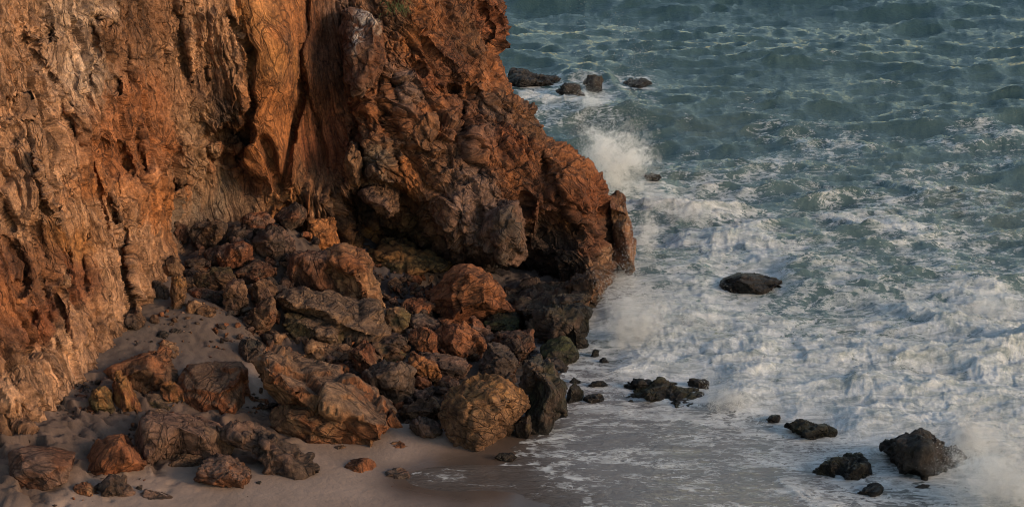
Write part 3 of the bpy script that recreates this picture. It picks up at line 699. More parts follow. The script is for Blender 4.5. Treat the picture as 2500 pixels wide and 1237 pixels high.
# --- wet ledge at the foot of the headland
rock('rock_ledge', 'wet flat topped rock ledge at the foot of the headland beside the surf', 'f',
     [(850, 690, .60), (950, 640, .55), (1200, 622, .55), (1330, 645, .5), (1420, 655, .45), (1400, 695, .40), (1335, 760, .1), (1325, 850, -.1), (1320, 960, -.3), (1300, 1010, -.3), (1255, 1020, -.3), (1200, 950, -.1), (1080, 940, 0), (990, 900, .1), (950, 830, .3), (900, 770, .5)],
     'dark', 'brown', ridges=[(960, 785, .02), (1080, 755, .0), (1180, 730, 0.02), (1290, 700, .04), (1100, 860, -.05), (1250, 860, -.05)], Y=48.3, T=1.8, wet=.8, algae=.35, cat='rock ledge', rough=1.25, cuts=0)

rock('rock_shelf', 'jagged black wet shelf below the ledge corner where spray breaks', 'f', [(970, 900), (1010, 840), (1100, 800), (1220, 770), (1300, 760), (1345, 800), (1330, 900), (1330, 1000), (1270, 1040), (1200, 1000), (1090, 980), (1000, 960)], 'black', 'dark', T=1.1, dY=-.1, wet=.9, algae=.4, rough=1.3, cuts=4, cat='rock ledge', sea=False)
rock('rock_shelf', 'brown jagged step joining the headland tip to the wet ledge', 'f', [(1180, 680), (1240, 610), (1330, 560), (1420, 600), (1450, 650), (1410, 720), (1320, 740), (1230, 730)], 'brown', 'dark', Y=49.4, T=1.4, wet=.5, rough=1.3, cuts=4, cat='rock ledge')
# --- pile in the alcove (back to front)
rock('boulder', 'squat brown block wedged against the tan wall at the back of the pile', 'e', [(145, 300), (165, 245), (240, 225), (275, 270), (265, 330), (215, 350), (150, 345)], 'redbrown', 'brown')
rock('boulder', 'wide dark fissured block under the smooth grey face', 'e', [(275, 270), (300, 220), (400, 240), (420, 215), (490, 215), (505, 270), (495, 360), (420, 385), (360, 390), (310, 395), (280, 330)], 'brown', 'dark', rough=1.2)
rock('boulder', 'small dark block right of the wide fissured block under the grey face', 'e', [(500, 245), (560, 255), (615, 265), (610, 320), (560, 350), (505, 345)], 'dark', 'brown')
rock('boulder', 'reddish lump topping the pile below the grey face', 'e', [(590, 240), (630, 185), (700, 165), (770, 185), (790, 240), (740, 262), (640, 272)], 'rust', 'mauve')
rock('boulder', 'dark smooth boulder leaning on the bright ochre rock at the top of the pile', 'e', [(795, 240), (800, 215), (870, 150), (935, 108), (985, 140), (985, 200), (950, 245), (880, 258)], 'redbrown', 'dark', rough=.6)
rock('boulder', 'ragged orange rock spike at the top right of the pile', 'e', [(985, 330), (985, 230), (1010, 212), (1050, 225), (1110, 200), (1160, 215), (1165, 290), (1190, 360), (1120, 400), (1040, 390)], 'orange', 'ginger', dY=.2)
rock('boulder', 'near black craggy boulder in the shaded heart of the pile', 'e', [(640, 300), (680, 265), (780, 250), (880, 275), (915, 350), (880, 430), (800, 455), (700, 410), (650, 360)], 'dark', 'mauve')
rock('boulder', 'tall tan boulder with a rough orange right flank in the middle of the pile', 'e', [(1040, 400), (1100, 370), (1180, 360), (1230, 390), (1290, 410), (1340, 430), (1385, 470), (1385, 560), (1430, 640), (1455, 740), (1400, 790), (1290, 740), (1200, 680), (1120, 520)], 'tan', 'ginger', ridges=[(1200, 440, .0), (1320, 560, -.05), (1370, 680, -.1)], rough=1.1)
rock('boulder', 'violet grey cracked boulder left of the tall tan boulder', 'e', [(865, 450), (900, 430), (980, 420), (1080, 400), (1150, 430), (1195, 540), (1215, 630), (1160, 680), (1050, 660), (930, 640), (885, 580), (870, 500)], 'mauve', 'redbrown', ridges=[(960, 470, .02), (1100, 480, -.02), (1050, 600, -.1)])
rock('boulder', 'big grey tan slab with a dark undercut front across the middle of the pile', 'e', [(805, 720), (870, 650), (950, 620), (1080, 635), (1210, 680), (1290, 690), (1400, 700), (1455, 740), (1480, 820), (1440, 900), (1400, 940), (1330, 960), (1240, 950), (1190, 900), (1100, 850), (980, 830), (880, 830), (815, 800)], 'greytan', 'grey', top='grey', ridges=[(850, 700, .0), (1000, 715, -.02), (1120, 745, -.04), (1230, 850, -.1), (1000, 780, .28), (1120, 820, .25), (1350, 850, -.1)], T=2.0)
rock('boulder', 'long narrow grey rock lying under the big undercut slab', 'e', [(850, 800), (880, 775), (960, 800), (1070, 815), (1150, 850), (1215, 890), (1210, 930), (1180, 950), (1060, 935), (930, 910), (855, 890)], 'grey', 'olive')
rock('boulder', 'brown boulder tilted against the left side of the undercut slab', 'e', [(600, 850), (640, 790), (680, 720), (740, 680), (795, 690), (805, 760), (805, 850), (740, 885), (650, 885)], 'redbrown', 'brown')
rock('boulder', 'pinkish brown squared block on the left of the pile', 'e', [(430, 430), (470, 385), (600, 340), (660, 380), (655, 450), (600, 470), (560, 500), (500, 502), (430, 480)], 'rust', 'mauve', ridges=[(440, 425, .0), (540, 400, -.02), (610, 390, -.02), (590, 450, -.06), (480, 470, -.04)], rough=.7)
rock('boulder', 'dark slab wedged behind the pinkish squared block', 'e', [(370, 400), (430, 372), (490, 380), (470, 420), (440, 470), (430, 495), (375, 470)], 'dark', 'redbrown', dY=.3)
rock('boulder', 'flat dark rock left of the pinkish squared block', 'e', [(250, 445), (340, 430), (378, 460), (345, 500), (255, 492)], 'brown', 'dark')
rock('boulder', 'long rounded olive brown rock below the pinkish squared block', 'e', [(285, 590), (340, 530), (430, 500), (540, 500), (565, 560), (560, 600), (480, 622), (400, 642), (310, 622)], 'brown', 'olive', rough=.8)
rock('boulder', 'shadowed brown rock right of the long rounded olive rock', 'e', [(560, 500), (660, 460), (740, 455), (805, 500), (805, 565), (740, 585), (640, 585), (570, 545)], 'redbrown', 'dark')
rock('boulder', 'upright grey brown rock standing in the sand behind the tilted brown boulder', 'e', [(480, 690), (500, 640), (560, 570), (620, 580), (632, 640), (605, 740), (560, 795), (490, 785)], 'mauve', 'brown')
rock('boulder', 'knobbly brown rock between the upright rock and the undercut slab', 'e', [(640, 640), (680, 590), (740, 570), (800, 610), (815, 660), (760, 700), (690, 710), (650, 690)], 'brown', 'mauve')
rock('boulder', 'small dark rock at the left end of the long rounded olive rock', 'e', [(245, 520), (300, 500), (360, 515), (350, 550), (285, 565), (250, 550)], 'dark', 'mauve')
rock('boulder', 'low flat dark slab in front of the long rounded olive rock', 'e', [(250, 640), (330, 620), (450, 640), (500, 650), (480, 700), (400, 700), (290, 680)], 'redbrown', 'dark')
rock('boulder', 'brown block perched at the foot of the tan wall', 'd', [(940, 460), (990, 437), (1090, 430), (1112, 480), (1100, 560), (1040, 578), (980, 535), (945, 500)], 'brown', 'tan')
rock('boulder', 'little upright block above the perched block beside the tan wall', 'd', [(945, 400), (970, 370), (1000, 375), (1010, 440), (960, 450)], 'brown', 'dark', dY=.15)
rock('boulder', 'dark hollow rock set in the sand bank under the tan wall', 'd', [(902, 640), (930, 580), (975, 590), (1022, 660), (990, 705), (910, 705)], 'dark', 'brown')
rock('boulder', 'orange streaked stump beside the dark hollow rock', 'd', [(1025, 620), (1060, 570), (1115, 550), (1125, 620), (1130, 690), (1110, 755), (1050, 760), (1030, 700)], 'ochre', 'brown')
rock('boulder', 'jumbled brown rock at the edge of the sand bank', 'd', [(1175, 790), (1200, 740), (1250, 715), (1330, 765), (1335, 800), (1240, 815)], 'brown', 'tan')
rock('boulder', 'pale crumbly rock between the orange stump and the jumbled brown rock', 'd', [(1115, 770), (1140, 720), (1200, 700), (1235, 730), (1200, 790), (1150, 805)], 'tan', 'greytan')
rock('boulder', 'dark brown boulder at the very foot of the streaked wall', 'd', [(735, 860), (765, 780), (830, 750), (885, 830), (850, 880), (790, 892)], 'dark', 'brown')
rock('stone', 'small brown stone on the sand path near the streaked wall', 'd', [(902, 815), (930, 783), (968, 820), (962, 862), (912, 842)], 'brown', 'dark', cat='stone')
rock('stone', 'blackish stone in the middle of the sand path', 'd', [(1015, 905), (1060, 862), (1112, 895), (1105, 930), (1030, 935)], 'black', 'dark', cat='stone', rough=1.3)
rock('stone', 'charcoal stone left of the blackish stone on the sand path', 'd', [(928, 915), (965, 880), (1015, 890), (1020, 930), (960, 940)], 'black', 'slate', cat='stone')

# --- the front row
rock('boulder', 'dark block hidden behind the left end of the long diagonal boulder', 'h', [(65, 150), (130, 125), (200, 140), (215, 260), (190, 310), (110, 320), (80, 270)], 'dark', 'black', dY=.2)
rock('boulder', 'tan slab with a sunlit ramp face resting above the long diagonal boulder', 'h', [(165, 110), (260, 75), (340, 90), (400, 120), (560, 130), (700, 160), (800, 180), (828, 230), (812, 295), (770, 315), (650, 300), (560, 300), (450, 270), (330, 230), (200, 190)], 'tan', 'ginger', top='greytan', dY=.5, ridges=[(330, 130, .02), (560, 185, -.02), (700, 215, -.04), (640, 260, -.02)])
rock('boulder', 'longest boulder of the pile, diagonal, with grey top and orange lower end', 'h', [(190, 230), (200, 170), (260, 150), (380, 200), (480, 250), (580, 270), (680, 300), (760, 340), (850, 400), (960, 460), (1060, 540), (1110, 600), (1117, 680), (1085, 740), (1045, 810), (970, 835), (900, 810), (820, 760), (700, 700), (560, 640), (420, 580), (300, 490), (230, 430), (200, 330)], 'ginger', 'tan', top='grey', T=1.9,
     ridges=[(260, 310, -.02), (420, 430, -.05), (600, 500, -.08), (780, 560, -.10), (960, 620, -.16), (1000, 730, -.12), (860, 690, -.06), (1060, 620, .1)])
rock('boulder', 'low tan boulder resting on the sand under the long diagonal boulder', 'h', [(248, 620), (330, 580), (400, 555), (500, 562), (650, 558), (740, 575), (800, 620), (860, 700), (897, 780), (890, 812), (780, 818), (650, 812), (520, 790), (380, 750), (250, 690)], 'tan', 'ginger', ridges=[(420, 610, .0), (600, 610, -.02), (740, 640, -.03), (820, 760, .05), (600, 740, -.1)], dY=-.25, T=1.3, rough=.8)
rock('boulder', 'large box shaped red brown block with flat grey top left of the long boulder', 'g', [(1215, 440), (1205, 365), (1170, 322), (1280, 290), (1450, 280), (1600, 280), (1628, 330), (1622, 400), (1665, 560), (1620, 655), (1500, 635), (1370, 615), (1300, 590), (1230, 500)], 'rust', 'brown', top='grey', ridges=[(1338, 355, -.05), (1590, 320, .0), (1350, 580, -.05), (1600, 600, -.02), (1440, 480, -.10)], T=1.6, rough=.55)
rock('boulder', 'large tilted orange brown slab left of the box shaped block', 'g', [(610, 440), (700, 370), (790, 330), (900, 250), (1000, 200), (1050, 180), (1110, 250), (1170, 360), (1222, 430), (1212, 490), (1140, 490), (1060, 460), (980, 450), (880, 460), (800, 470), (720, 460)], 'ginger', 'brown', ridges=[(850, 330, .0), (1010, 300, .0), (1100, 380, -.04), (900, 420, -.05)], T=1.4)
rock('boulder', 'sunlit tan slab leaning behind the tilted orange slab', 'g', [(1025, 170), (1080, 135), (1160, 150), (1220, 170), (1277, 280), (1240, 310), (1170, 325), (1100, 250)], 'tan', 'ginger', dY=.3, rough=.6)
rock('boulder', 'orange shard between the tilted slab and the box shaped block', 'g', [(1060, 400), (1140, 400), (1225, 440), (1230, 500), (1290, 560), (1220, 625), (1160, 560), (1100, 480)], 'ginger', 'ochre')
rock('boulder', 'leaning slab with a bright ochre edge under the tilted orange slab', 'g', [(745, 380), (780, 335), (815, 420), (880, 480), (960, 590), (945, 645), (860, 630), (790, 595), (750, 500)], 'ochre', 'rust', ridges=[(790, 420, -.05), (850, 540, -.08)])
rock('boulder', 'olive brown boulder at the left end of the tilted slab group', 'g', [(588, 560), (620, 480), (670, 440), (740, 520), (757, 590), (700, 628), (620, 595)], 'ochre', 'olive')
rock('boulder', 'smooth grey rounded boulder in front of the tilted orange slab', 'g', [(958, 575), (990, 520), (1060, 488), (1130, 508), (1202, 570), (1190, 615), (1090, 618), (990, 605)], 'grey', 'olive', rough=.5)
rock('boulder', 'rust brown rock tucked above the smooth grey rounded boulder', 'g', [(880, 450), (980, 430), (1080, 470), (1070, 510), (970, 540), (890, 500)], 'rust', 'brown', dY=.2)
rock('stone', 'small brown stone left of the broad grey brown mound', 'g', [(795, 640), (820, 615), (870, 630), (880, 660), (820, 668)], 'brown', 'dark', cat='stone')
rock('boulder', 'rounded brown rock fallen against the foot of the streaked wall', 'g', [(465, 380), (480, 345), (530, 335), (560, 370), (540, 400), (480, 400)], 'slate', 'dark')
rock('stone', 'little rust stone in the rubble below the streaked wall', 'g', [(500, 520), (530, 490), (580, 505), (585, 540), (520, 545)], 'rust', 'dark', cat='stone')
rock('stone', 'flat rust stone in the rubble left of the olive boulder', 'g', [(470, 590), (520, 560), (610, 570), (630, 605), (520, 615)], 'rust', 'brown', cat='stone')
rock('stone', 'dark stone in the rubble at the upper left of the tilted slab', 'g', [(700, 340), (720, 315), (750, 325), (750, 350), (715, 358)], 'dark', 'redbrown', cat='stone')
rock('stone', 'dark angular stone in the rubble between wall and olive boulder', 'g', [(530, 420), (550, 390), (575, 405), (575, 435), (545, 440)], 'dark', 'redbrown', cat='stone')
rock('rock_mound', 'broad low grey brown rock mound rising from the sand', 'g', [(880, 850), (900, 720), (950, 630), (1010, 585), (1080, 610), (1250, 620), (1400, 660), (1500, 720), (1565, 780), (1520, 840), (1440, 870), (1330, 885), (1200, 880), (1060, 900), (1030, 965), (950, 975), (900, 910)], 'mauve', 'greytan', rough=.5, T=2.0, ridges=[(980, 660, .05), (1200, 700, -.02), (1350, 750, -.03), (1000, 850, -.1)], cat='rock')
rock('rock_shelf', 'dark crusty rock tail running down the sand beside the low tan boulder', 'h', [(-90, 690), (0, 670), (100, 655), (200, 700), (330, 790), (420, 820), (480, 870), (542, 890), (530, 940), (602, 985), (580, 1012), (500, 1040), (480, 1082), (380, 1088), (240, 1052), (310, 1030), (280, 990), (210, 920), (100, 830), (0, 790)], 'dark', 'mauve', rough=1.2, T=1.1, lean=1.6, cuts=3, ridges=[(100, 720, .35), (250, 830, .3), (380, 930, .2), (430, 1030, .05)], cat='rock')
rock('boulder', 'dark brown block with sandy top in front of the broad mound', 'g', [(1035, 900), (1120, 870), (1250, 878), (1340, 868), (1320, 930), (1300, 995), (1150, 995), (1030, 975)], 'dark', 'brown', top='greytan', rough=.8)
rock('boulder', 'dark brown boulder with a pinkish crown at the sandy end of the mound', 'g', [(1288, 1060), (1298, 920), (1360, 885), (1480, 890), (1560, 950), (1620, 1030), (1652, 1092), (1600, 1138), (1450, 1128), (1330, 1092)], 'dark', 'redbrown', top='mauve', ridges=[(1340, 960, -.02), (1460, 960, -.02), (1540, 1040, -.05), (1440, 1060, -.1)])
rock('boulder', 'red faceted boulder standing on the sand at lower left', 'g', [(575, 990), (630, 900), (680, 820), (740, 770), (830, 758), (852, 830), (910, 880), (962, 940), (940, 1002), (860, 1042), (760, 1025), (690, 1032), (620, 1012)], 'rust', 'ginger', ridges=[(690, 850, .0), (810, 810, .05), (850, 850, -.05), (700, 940, -.05), (880, 960, -.12), (760, 990, -.08)], rough=.5)
rock('boulder', 'round orange speckled stone at the bottom left of the sand', 'g', [(478, 1150), (500, 1100), (560, 1073), (622, 1090), (634, 1150), (600, 1192), (510, 1188)], 'ginger', 'tan', rough=.8)
rock('boulder', 'dark craggy rock beside the round orange stone', 'g', [(628, 1110), (650, 1070), (700, 1040), (780, 1018), (850, 1040), (862, 1090), (892, 1110), (885, 1212), (760, 1202), (660, 1155)], 'dark', 'mauve', rough=1.3)
rock('boulder', 'flat grey brown rock pointing right at the bottom left of the sand', 'g', [(890, 1150), (960, 1120), (1060, 1150), (1135, 1195), (1080, 1212), (920, 1208)], 'mauve', 'dark')
rock('rock_mound', 'smooth red brown rock dome at the far lower left', 'g', [(15, 1140), (40, 980), (110, 870), (200, 830), (330, 838), (450, 878), (500, 900), (430, 985), (390, 1035), (300, 1085), (200, 1110), (120, 1150)], 'redbrown', 'mauve', rough=.35, T=1.8, cat='rock')
rock('boulder', 'low grey rock behind the red faceted boulder', 'g', [(445, 760), (560, 742), (650, 758), (692, 790), (640, 832), (500, 805)], 'slate', 'grey', rough=.7)
rock('stone', 'small black stone left of the red faceted boulder', 'g', [(550, 860), (575, 812), (605, 820), (615, 875), (570, 880)], 'dark', 'black', cat='stone')
rock('stone', 'small dark stone alone on the sand right of the dark brown boulder', 'g', [(1690, 1085), (1710, 1062), (1748, 1090), (1740, 1105), (1700, 1105)], 'black', 'dark', cat='stone')
rock('stone', 'tiny dark stone at the left edge of the red brown dome', 'g', [(455, 890), (480, 870), (505, 885), (500, 908), (465, 908)], 'slate', 'dark', cat='stone')
rock('boulder', 'brown boulder with a lit right knob right of the tan slab', 'h', [(790, 160), (870, 128), (930, 160), (962, 240), (1027, 245), (1020, 280), (900, 338), (850, 315), (835, 260)], 'rust', 'tan')
rock('boulder', 'dark wedge with a pale right end above the grey fractured boulder', 'h', [(935, 155), (960, 138), (1060, 168), (1130, 200), (1162, 270), (1140, 295), (1060, 280), (980, 262)], 'olive', 'brown', dY=.2)
rock('boulder', 'grey fractured boulder wedged in the middle of the front row', 'h', [(880, 390), (930, 300), (1050, 268), (1150, 290), (1202, 340), (1202, 440), (1242, 510), (1200, 575), (1110, 570), (1030, 510), (960, 460), (900, 430)], 'slate', 'grey', ridges=[(960, 360, .0), (1100, 340, -.02), (1030, 430, -.08), (1140, 480, -.1)])
rock('boulder', 'lumpy orange finger of rock above the two small red stones', 'h', [(1180, 300), (1200, 218), (1240, 218), (1280, 260), (1390, 328), (1407, 370), (1360, 418), (1300, 385), (1230, 355)], 'ginger', 'orange', rough=1.2)
rock('boulder', 'dark violet boulder behind the lumpy orange finger', 'h', [(1250, 240), (1320, 215), (1400, 220), (1540, 280), (1582, 370), (1530, 410), (1400, 400), (1300, 300)], 'dark', 'mauve', dY=.15)
rock('stone', 'small red stone under the lumpy orange finger', 'h', [(1208, 410), (1230, 368), (1290, 368), (1342, 410), (1330, 445), (1250, 455)], 'ginger', 'rust', cat='stone')
rock('stone', 'dark stone below the small red stone', 'h', [(1218, 470), (1330, 440), (1362, 470), (1320, 515), (1240, 525)], 'dark', 'mauve', cat='stone')
rock('stone', 'pinkish stone right of the small red stone', 'h', [(1375, 440), (1420, 368), (1495, 400), (1500, 450), (1440, 460)], 'ginger', 'mauve', cat='stone')
rock('stone', 'dark flat stone under the pinkish stone', 'h', [(1368, 445), (1490, 440), (1505, 485), (1380, 495)], 'dark', 'redbrown', cat='stone')
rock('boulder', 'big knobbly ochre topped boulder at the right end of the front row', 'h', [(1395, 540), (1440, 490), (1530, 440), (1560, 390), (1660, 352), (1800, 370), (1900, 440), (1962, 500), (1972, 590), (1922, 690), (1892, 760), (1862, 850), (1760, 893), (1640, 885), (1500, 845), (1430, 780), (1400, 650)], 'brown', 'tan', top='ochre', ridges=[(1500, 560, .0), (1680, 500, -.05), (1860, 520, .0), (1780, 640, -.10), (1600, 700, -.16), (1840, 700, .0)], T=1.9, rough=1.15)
rock('boulder', 'mottled brown rock between the grey fractured boulder and the big knobbly boulder', 'h', [(1128, 590), (1220, 545), (1340, 510), (1405, 510), (1410, 650), (1280, 678), (1180, 650)], 'brown', 'tan', dY=.2)
rock('boulder', 'dark pyramid shaped rock on the sand left of the big knobbly boulder', 'h', [(1195, 750), (1230, 690), (1310, 638), (1350, 690), (1405, 760), (1405, 795), (1340, 805), (1240, 782)], 'dark', 'mauve', rough=.7)
rock('boulder', 'rusty rounded rock above the dark violet boulder', 'h', [(1178, 165), (1210, 90), (1250, 48), (1310, 60), (1360, 120), (1392, 160), (1392, 225), (1280, 230), (1190, 200)], 'rust', 'ginger')
rock('boulder', 'bright rust orange boulder with a pointed lower end', 'h', [(1352, 90), (1440, 20), (1550, 13), (1640, 60), (1692, 150), (1655, 210), (1668, 238), (1610, 265), (1530, 240), (1450, 185), (1370, 125)], 'ginger', 'rust', ridges=[(1460, 70, .0), (1580, 90, -.05), (1620, 200, -.1), (1500, 150, -.08)])
rock('boulder', 'pinkish brown slab behind the bright rust orange boulder', 'h', [(1585, 20), (1640, -22), (1700, 50), (1762, 120), (1762, 170), (1700, 180), (1640, 80)], 'rust', 'mauve', dY=.2)
rock('boulder', 'charcoal grey boulder right of the bright rust orange boulder', 'h', [(1655, 270), (1690, 200), (1740, 148), (1840, 190), (1912, 270), (1902, 335), (1820, 368), (1700, 350)], 'slate', 'dark', wet=.2)
rock('boulder', 'large pyramid shaped red boulder below the ledge', 'f', [(435, 710), (520, 640), (570, 580), (640, 556), (750, 590), (830, 660), (890, 730), (902, 775), (830, 805), (760, 864), (660, 866), (540, 856), (510, 810), (450, 750)], 'ginger', 'rust', ridges=[(640, 600, .05), (720, 650, -.02), (560, 720, .0), (720, 780, -.12), (600, 800, -.06)], T=2.0, rough=.8)
rock('boulder', 'low orange brown rock left of the large red pyramid boulder', 'f', [(295, 775), (330, 745), (400, 738), (472, 770), (478, 812), (380, 825), (310, 800)], 'rust', 'brown')
rock('boulder', 'blue grey rock under the low orange brown rock', 'f', [(338, 870), (370, 820), (450, 820), (502, 870), (485, 935), (380, 915)], 'slate', 'mauve')
rock('boulder', 'tan knobby rock right of the undercut slab', 'e', [(1462, 810), (1480, 752), (1530, 738), (1565, 755), (1612, 790), (1608, 855), (1560, 900), (1480, 905)], 'tan', 'olive')
rock('boulder', 'dark tilted plate below the tan knobby rock', 'e', [(1390, 960), (1460, 920), (1560, 895), (1600, 920), (1590, 970), (1500, 1000), (1430, 985)], 'dark', 'mauve')
rock('boulder', 'dark seaweedy rock tucked under the right corner of the red pyramid boulder', 'f', [(748, 890), (820, 830), (900, 813), (945, 870), (935, 915), (830, 935)], 'green', 'dark', wet=.5, algae=.4)
rock('boulder', 'wet red brown boulder left of the green capped boulder', 'f', [(805, 940), (870, 908), (970, 913), (1024, 960), (1024, 1015), (960, 1065), (880, 1030), (820, 980)], 'redbrown', 'dark', wet=.4)
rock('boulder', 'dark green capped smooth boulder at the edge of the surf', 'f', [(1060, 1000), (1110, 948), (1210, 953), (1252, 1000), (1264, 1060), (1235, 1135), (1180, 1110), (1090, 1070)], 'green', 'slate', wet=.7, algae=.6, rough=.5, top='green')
rock('boulder', 'small wet black boulder under the green capped boulder', 'f', [(1085, 1065), (1160, 1062), (1214, 1110), (1216, 1165), (1130, 1160)], 'slate', 'green', wet=.7)
rock('boulder', 'tall wet black boulder covered in weed behind the big knobbly boulder', 'i', [(185, 320), (200, 240), (300, 238), (380, 290), (430, 370), (492, 440), (495, 620), (412, 685), (380, 755), (260, 765), (230, 640), (240, 560), (200, 440)], 'black', 'dark', wet=.6, algae=.5, T=1.5, rough=1.2, ridges=[(300, 320, .0), (400, 480, -.04), (330, 620, -.08)])
rock('boulder', 'dark wet rock squeezed between the two big boulders at the water', 'i', [(155, 785), (190, 680), (232, 630), (268, 765), (222, 800)], 'dark', 'olive', wet=.5)
rock('boulder', 'small ginger rock perched beside the green capped boulder', 'f', [(1060, 1050), (1075, 1025), (1100, 1025), (1105, 1055), (1080, 1065)], 'ginger', 'tan')
rock('stone', 'orange stone on the open sand left of the grey one', 'h', [(750, 1005), (770, 950), (850, 910), (930, 938), (967, 960), (972, 1003), (930, 1028), (860, 1033), (760, 1020)], 'ginger', 'rust', ridges=[(850, 945, .0), (860, 1010, -.1), (800, 960, .15)], cat='stone', rough=.7)
rock('stone', 'grey stone on the open sand right of the orange one', 'h', [(1008, 1050), (1060, 980), (1120, 973), (1180, 995), (1214, 1030), (1208, 1080), (1080, 1085)], 'mauve', 'slate', cat='stone')
rock('stone', 'tan crumbly stone on the sand in front of the long diagonal boulder', 'h', [(985, 862), (1060, 815), (1120, 798), (1180, 820), (1193, 862), (1090, 880)], 'tan', 'ginger', cat='stone')
rock('stone', 'small brown stone on the sand under the low tan boulder', 'h', [(685, 850), (710, 825), (760, 828), (775, 855), (720, 865)], 'brown', 'dark', cat='stone')

# --- rocks in the water
R = dict(cat='rock', sea=True, wet=.8)
rock('sea_rock', 'squat green black rock at the surf edge right of the tall weedy boulder', 'i', [(488, 500), (500, 465), (540, 448), (600, 480), (608, 540), (572, 580), (500, 580)], 'dark', 'green', algae=.5, **R)
rock('sea_rock', 'small dark rock behind the squat green black rock', 'i', [(515, 445), (550, 410), (590, 452), (560, 462), (520, 462)], 'black', 'slate', **R)
rock('sea_rock', 'small brown rock in the foam right of the squat green black rock', 'i', [(605, 575), (640, 545), (710, 518), (742, 560), (738, 585), (620, 585)], 'brown', 'dark', **R)
rock('sea_rock', 'low black rock in the foam behind the small brown rock', 'i', [(640, 468), (700, 433), (752, 443), (765, 470)], 'black', 'dark', **R)
rock('sea_rock', 'broad jagged mossy rock awash in front of the breaker', 'i', [(875, 550), (950, 510), (1010, 490), (1060, 450), (1110, 408), (1140, 440), (1230, 458), (1280, 488), (1330, 480), (1345, 510), (1400, 550), (1414, 592), (1330, 610), (1200, 595), (1150, 575), (1050, 582), (940, 575)], 'dark', 'olive', algae=.5, rough=1.1, T=1.6, cuts=5, **R)
rock('sea_rock', 'low dark rock touching the left of the broad jagged mossy rock', 'i', [(875, 490), (900, 450), (950, 418), (1060, 430), (1040, 475), (960, 492)], 'black', 'slate', rough=1.3, **R)
rock('sea_rock', 'smooth dark rock at the right end of the broad jagged mossy rock', 'i', [(1295, 455), (1340, 418), (1444, 438), (1436, 495), (1360, 500)], 'dark', 'slate', **R)
rock('sea_rock', 'small black rock in the foam below the ledge', 'i', [(708, 305), (730, 282), (765, 285), (778, 312), (735, 318)], 'black', 'slate', **R)
rock('sea_rock', 'tiny black rock awash just under the ledge corner', 'i', [(655, 262), (665, 230), (700, 225), (712, 265), (680, 278)], 'black', 'slate', **R)
rock('sea_rock', 'low flat rock at the waterline beside the big knobbly boulder', 'i', [(22, 930), (60, 910), (120, 915), (165, 942), (150, 962), (70, 962)], 'dark', 'redbrown', **R)
rock('sea_rock', 'lone dark hump of rock out in the white water', 'k', [(1015, 1090), (1100, 1045), (1150, 1010), (1230, 978), (1290, 978), (1340, 1000), (1392, 1050), (1402, 1085), (1340, 1112), (1180, 1108), (1060, 1102)], 'dark', 'slate', rough=.6, T=1.5, **R)
rock('sea_rock', 'dark rock barely awash beside the spray plume', 'k', [(550, 395), (590, 374), (640, 388), (655, 410), (600, 420)], 'slate', 'dark', **R)
rock('sea_rock', 'largest sea rock, dark and craggy, at the lower right', 'j', [(948, 890), (1000, 830), (1060, 790), (1100, 753), (1220, 748), (1250, 785), (1310, 830), (1370, 880), (1440, 885), (1490, 930), (1518, 1000), (1512, 1065), (1400, 1075), (1300, 1070), (1200, 1090), (1080, 1110), (1045, 1095), (1070, 1030), (1040, 970), (1000, 910)], 'black', 'dark', rough=1.2, cuts=8, T=1.9, ridges=[(1080, 860, .1), (1200, 860, .0), (1330, 940, .0), (1180, 1000, -.05), (1440, 980, .02)], **R)
rock('sea_rock', 'mossy black rock left of the largest sea rock', 'j', [(476, 1045), (530, 980), (600, 970), (640, 940), (740, 945), (830, 908), (857, 960), (882, 1020), (894, 1085), (830, 1090), (740, 1075), (680, 1070), (650, 1092), (580, 1105), (510, 1080)], 'black', 'olive', algae=.5, rough=1.1, T=1.2, cuts=6, **R)
rock('sea_rock', 'jagged black rock in front of the breaker further left', 'j', [(315, 725), (380, 700), (430, 688), (490, 700), (500, 730), (590, 733), (652, 790), (615, 830), (520, 828), (440, 795), (370, 760)], 'black', 'olive', rough=1.1, algae=.3, cuts=6, **R)
rock('sea_rock', 'small black rock knob left of the jagged black rock', 'j', [(190, 705), (215, 658), (250, 658), (284, 712), (240, 722)], 'black', 'dark', **R)
rock('sea_rock', 'small dark rock at the bottom right below the mossy black rock', 'j', [(795, 1150), (860, 1120), (930, 1108), (973, 1160), (950, 1215), (880, 1208), (820, 1180)], 'black', 'slate', **R)
rock('sea_rock', 'thin dark slab awash under the largest sea rock', 'j', [(1172, 1145), (1210, 1120), (1268, 1125), (1250, 1150), (1200, 1155)], 'slate', 'dark', **R)
rock('sea_rock', 'long dark reef rock far out beside the headland', 'c', [(85, 490), (110, 428), (190, 428), (260, 463), (340, 463), (412, 500), (405, 545), (300, 555), (200, 548), (100, 525)], 'dark', 'slate', rough=1.2, T=2.2, **R)
rock('sea_rock', 'low rounded rock far out in front of the pointed one', 'c', [(390, 575), (450, 522), (520, 518), (562, 570), (545, 605), (430, 597)], 'slate', 'dark', **R)
rock('sea_rock', 'pointed dark rock far out beyond the headland', 'c', [(555, 540), (590, 482), (630, 470), (660, 520), (674, 560), (655, 582), (590, 562)], 'dark', 'slate', **R)
rock('sea_rock', 'flat dark rock furthest right of the far rocks', 'c', [(795, 540), (840, 488), (920, 490), (974, 540), (960, 565), (830, 555)], 'dark', 'slate', T=2.0, **R)
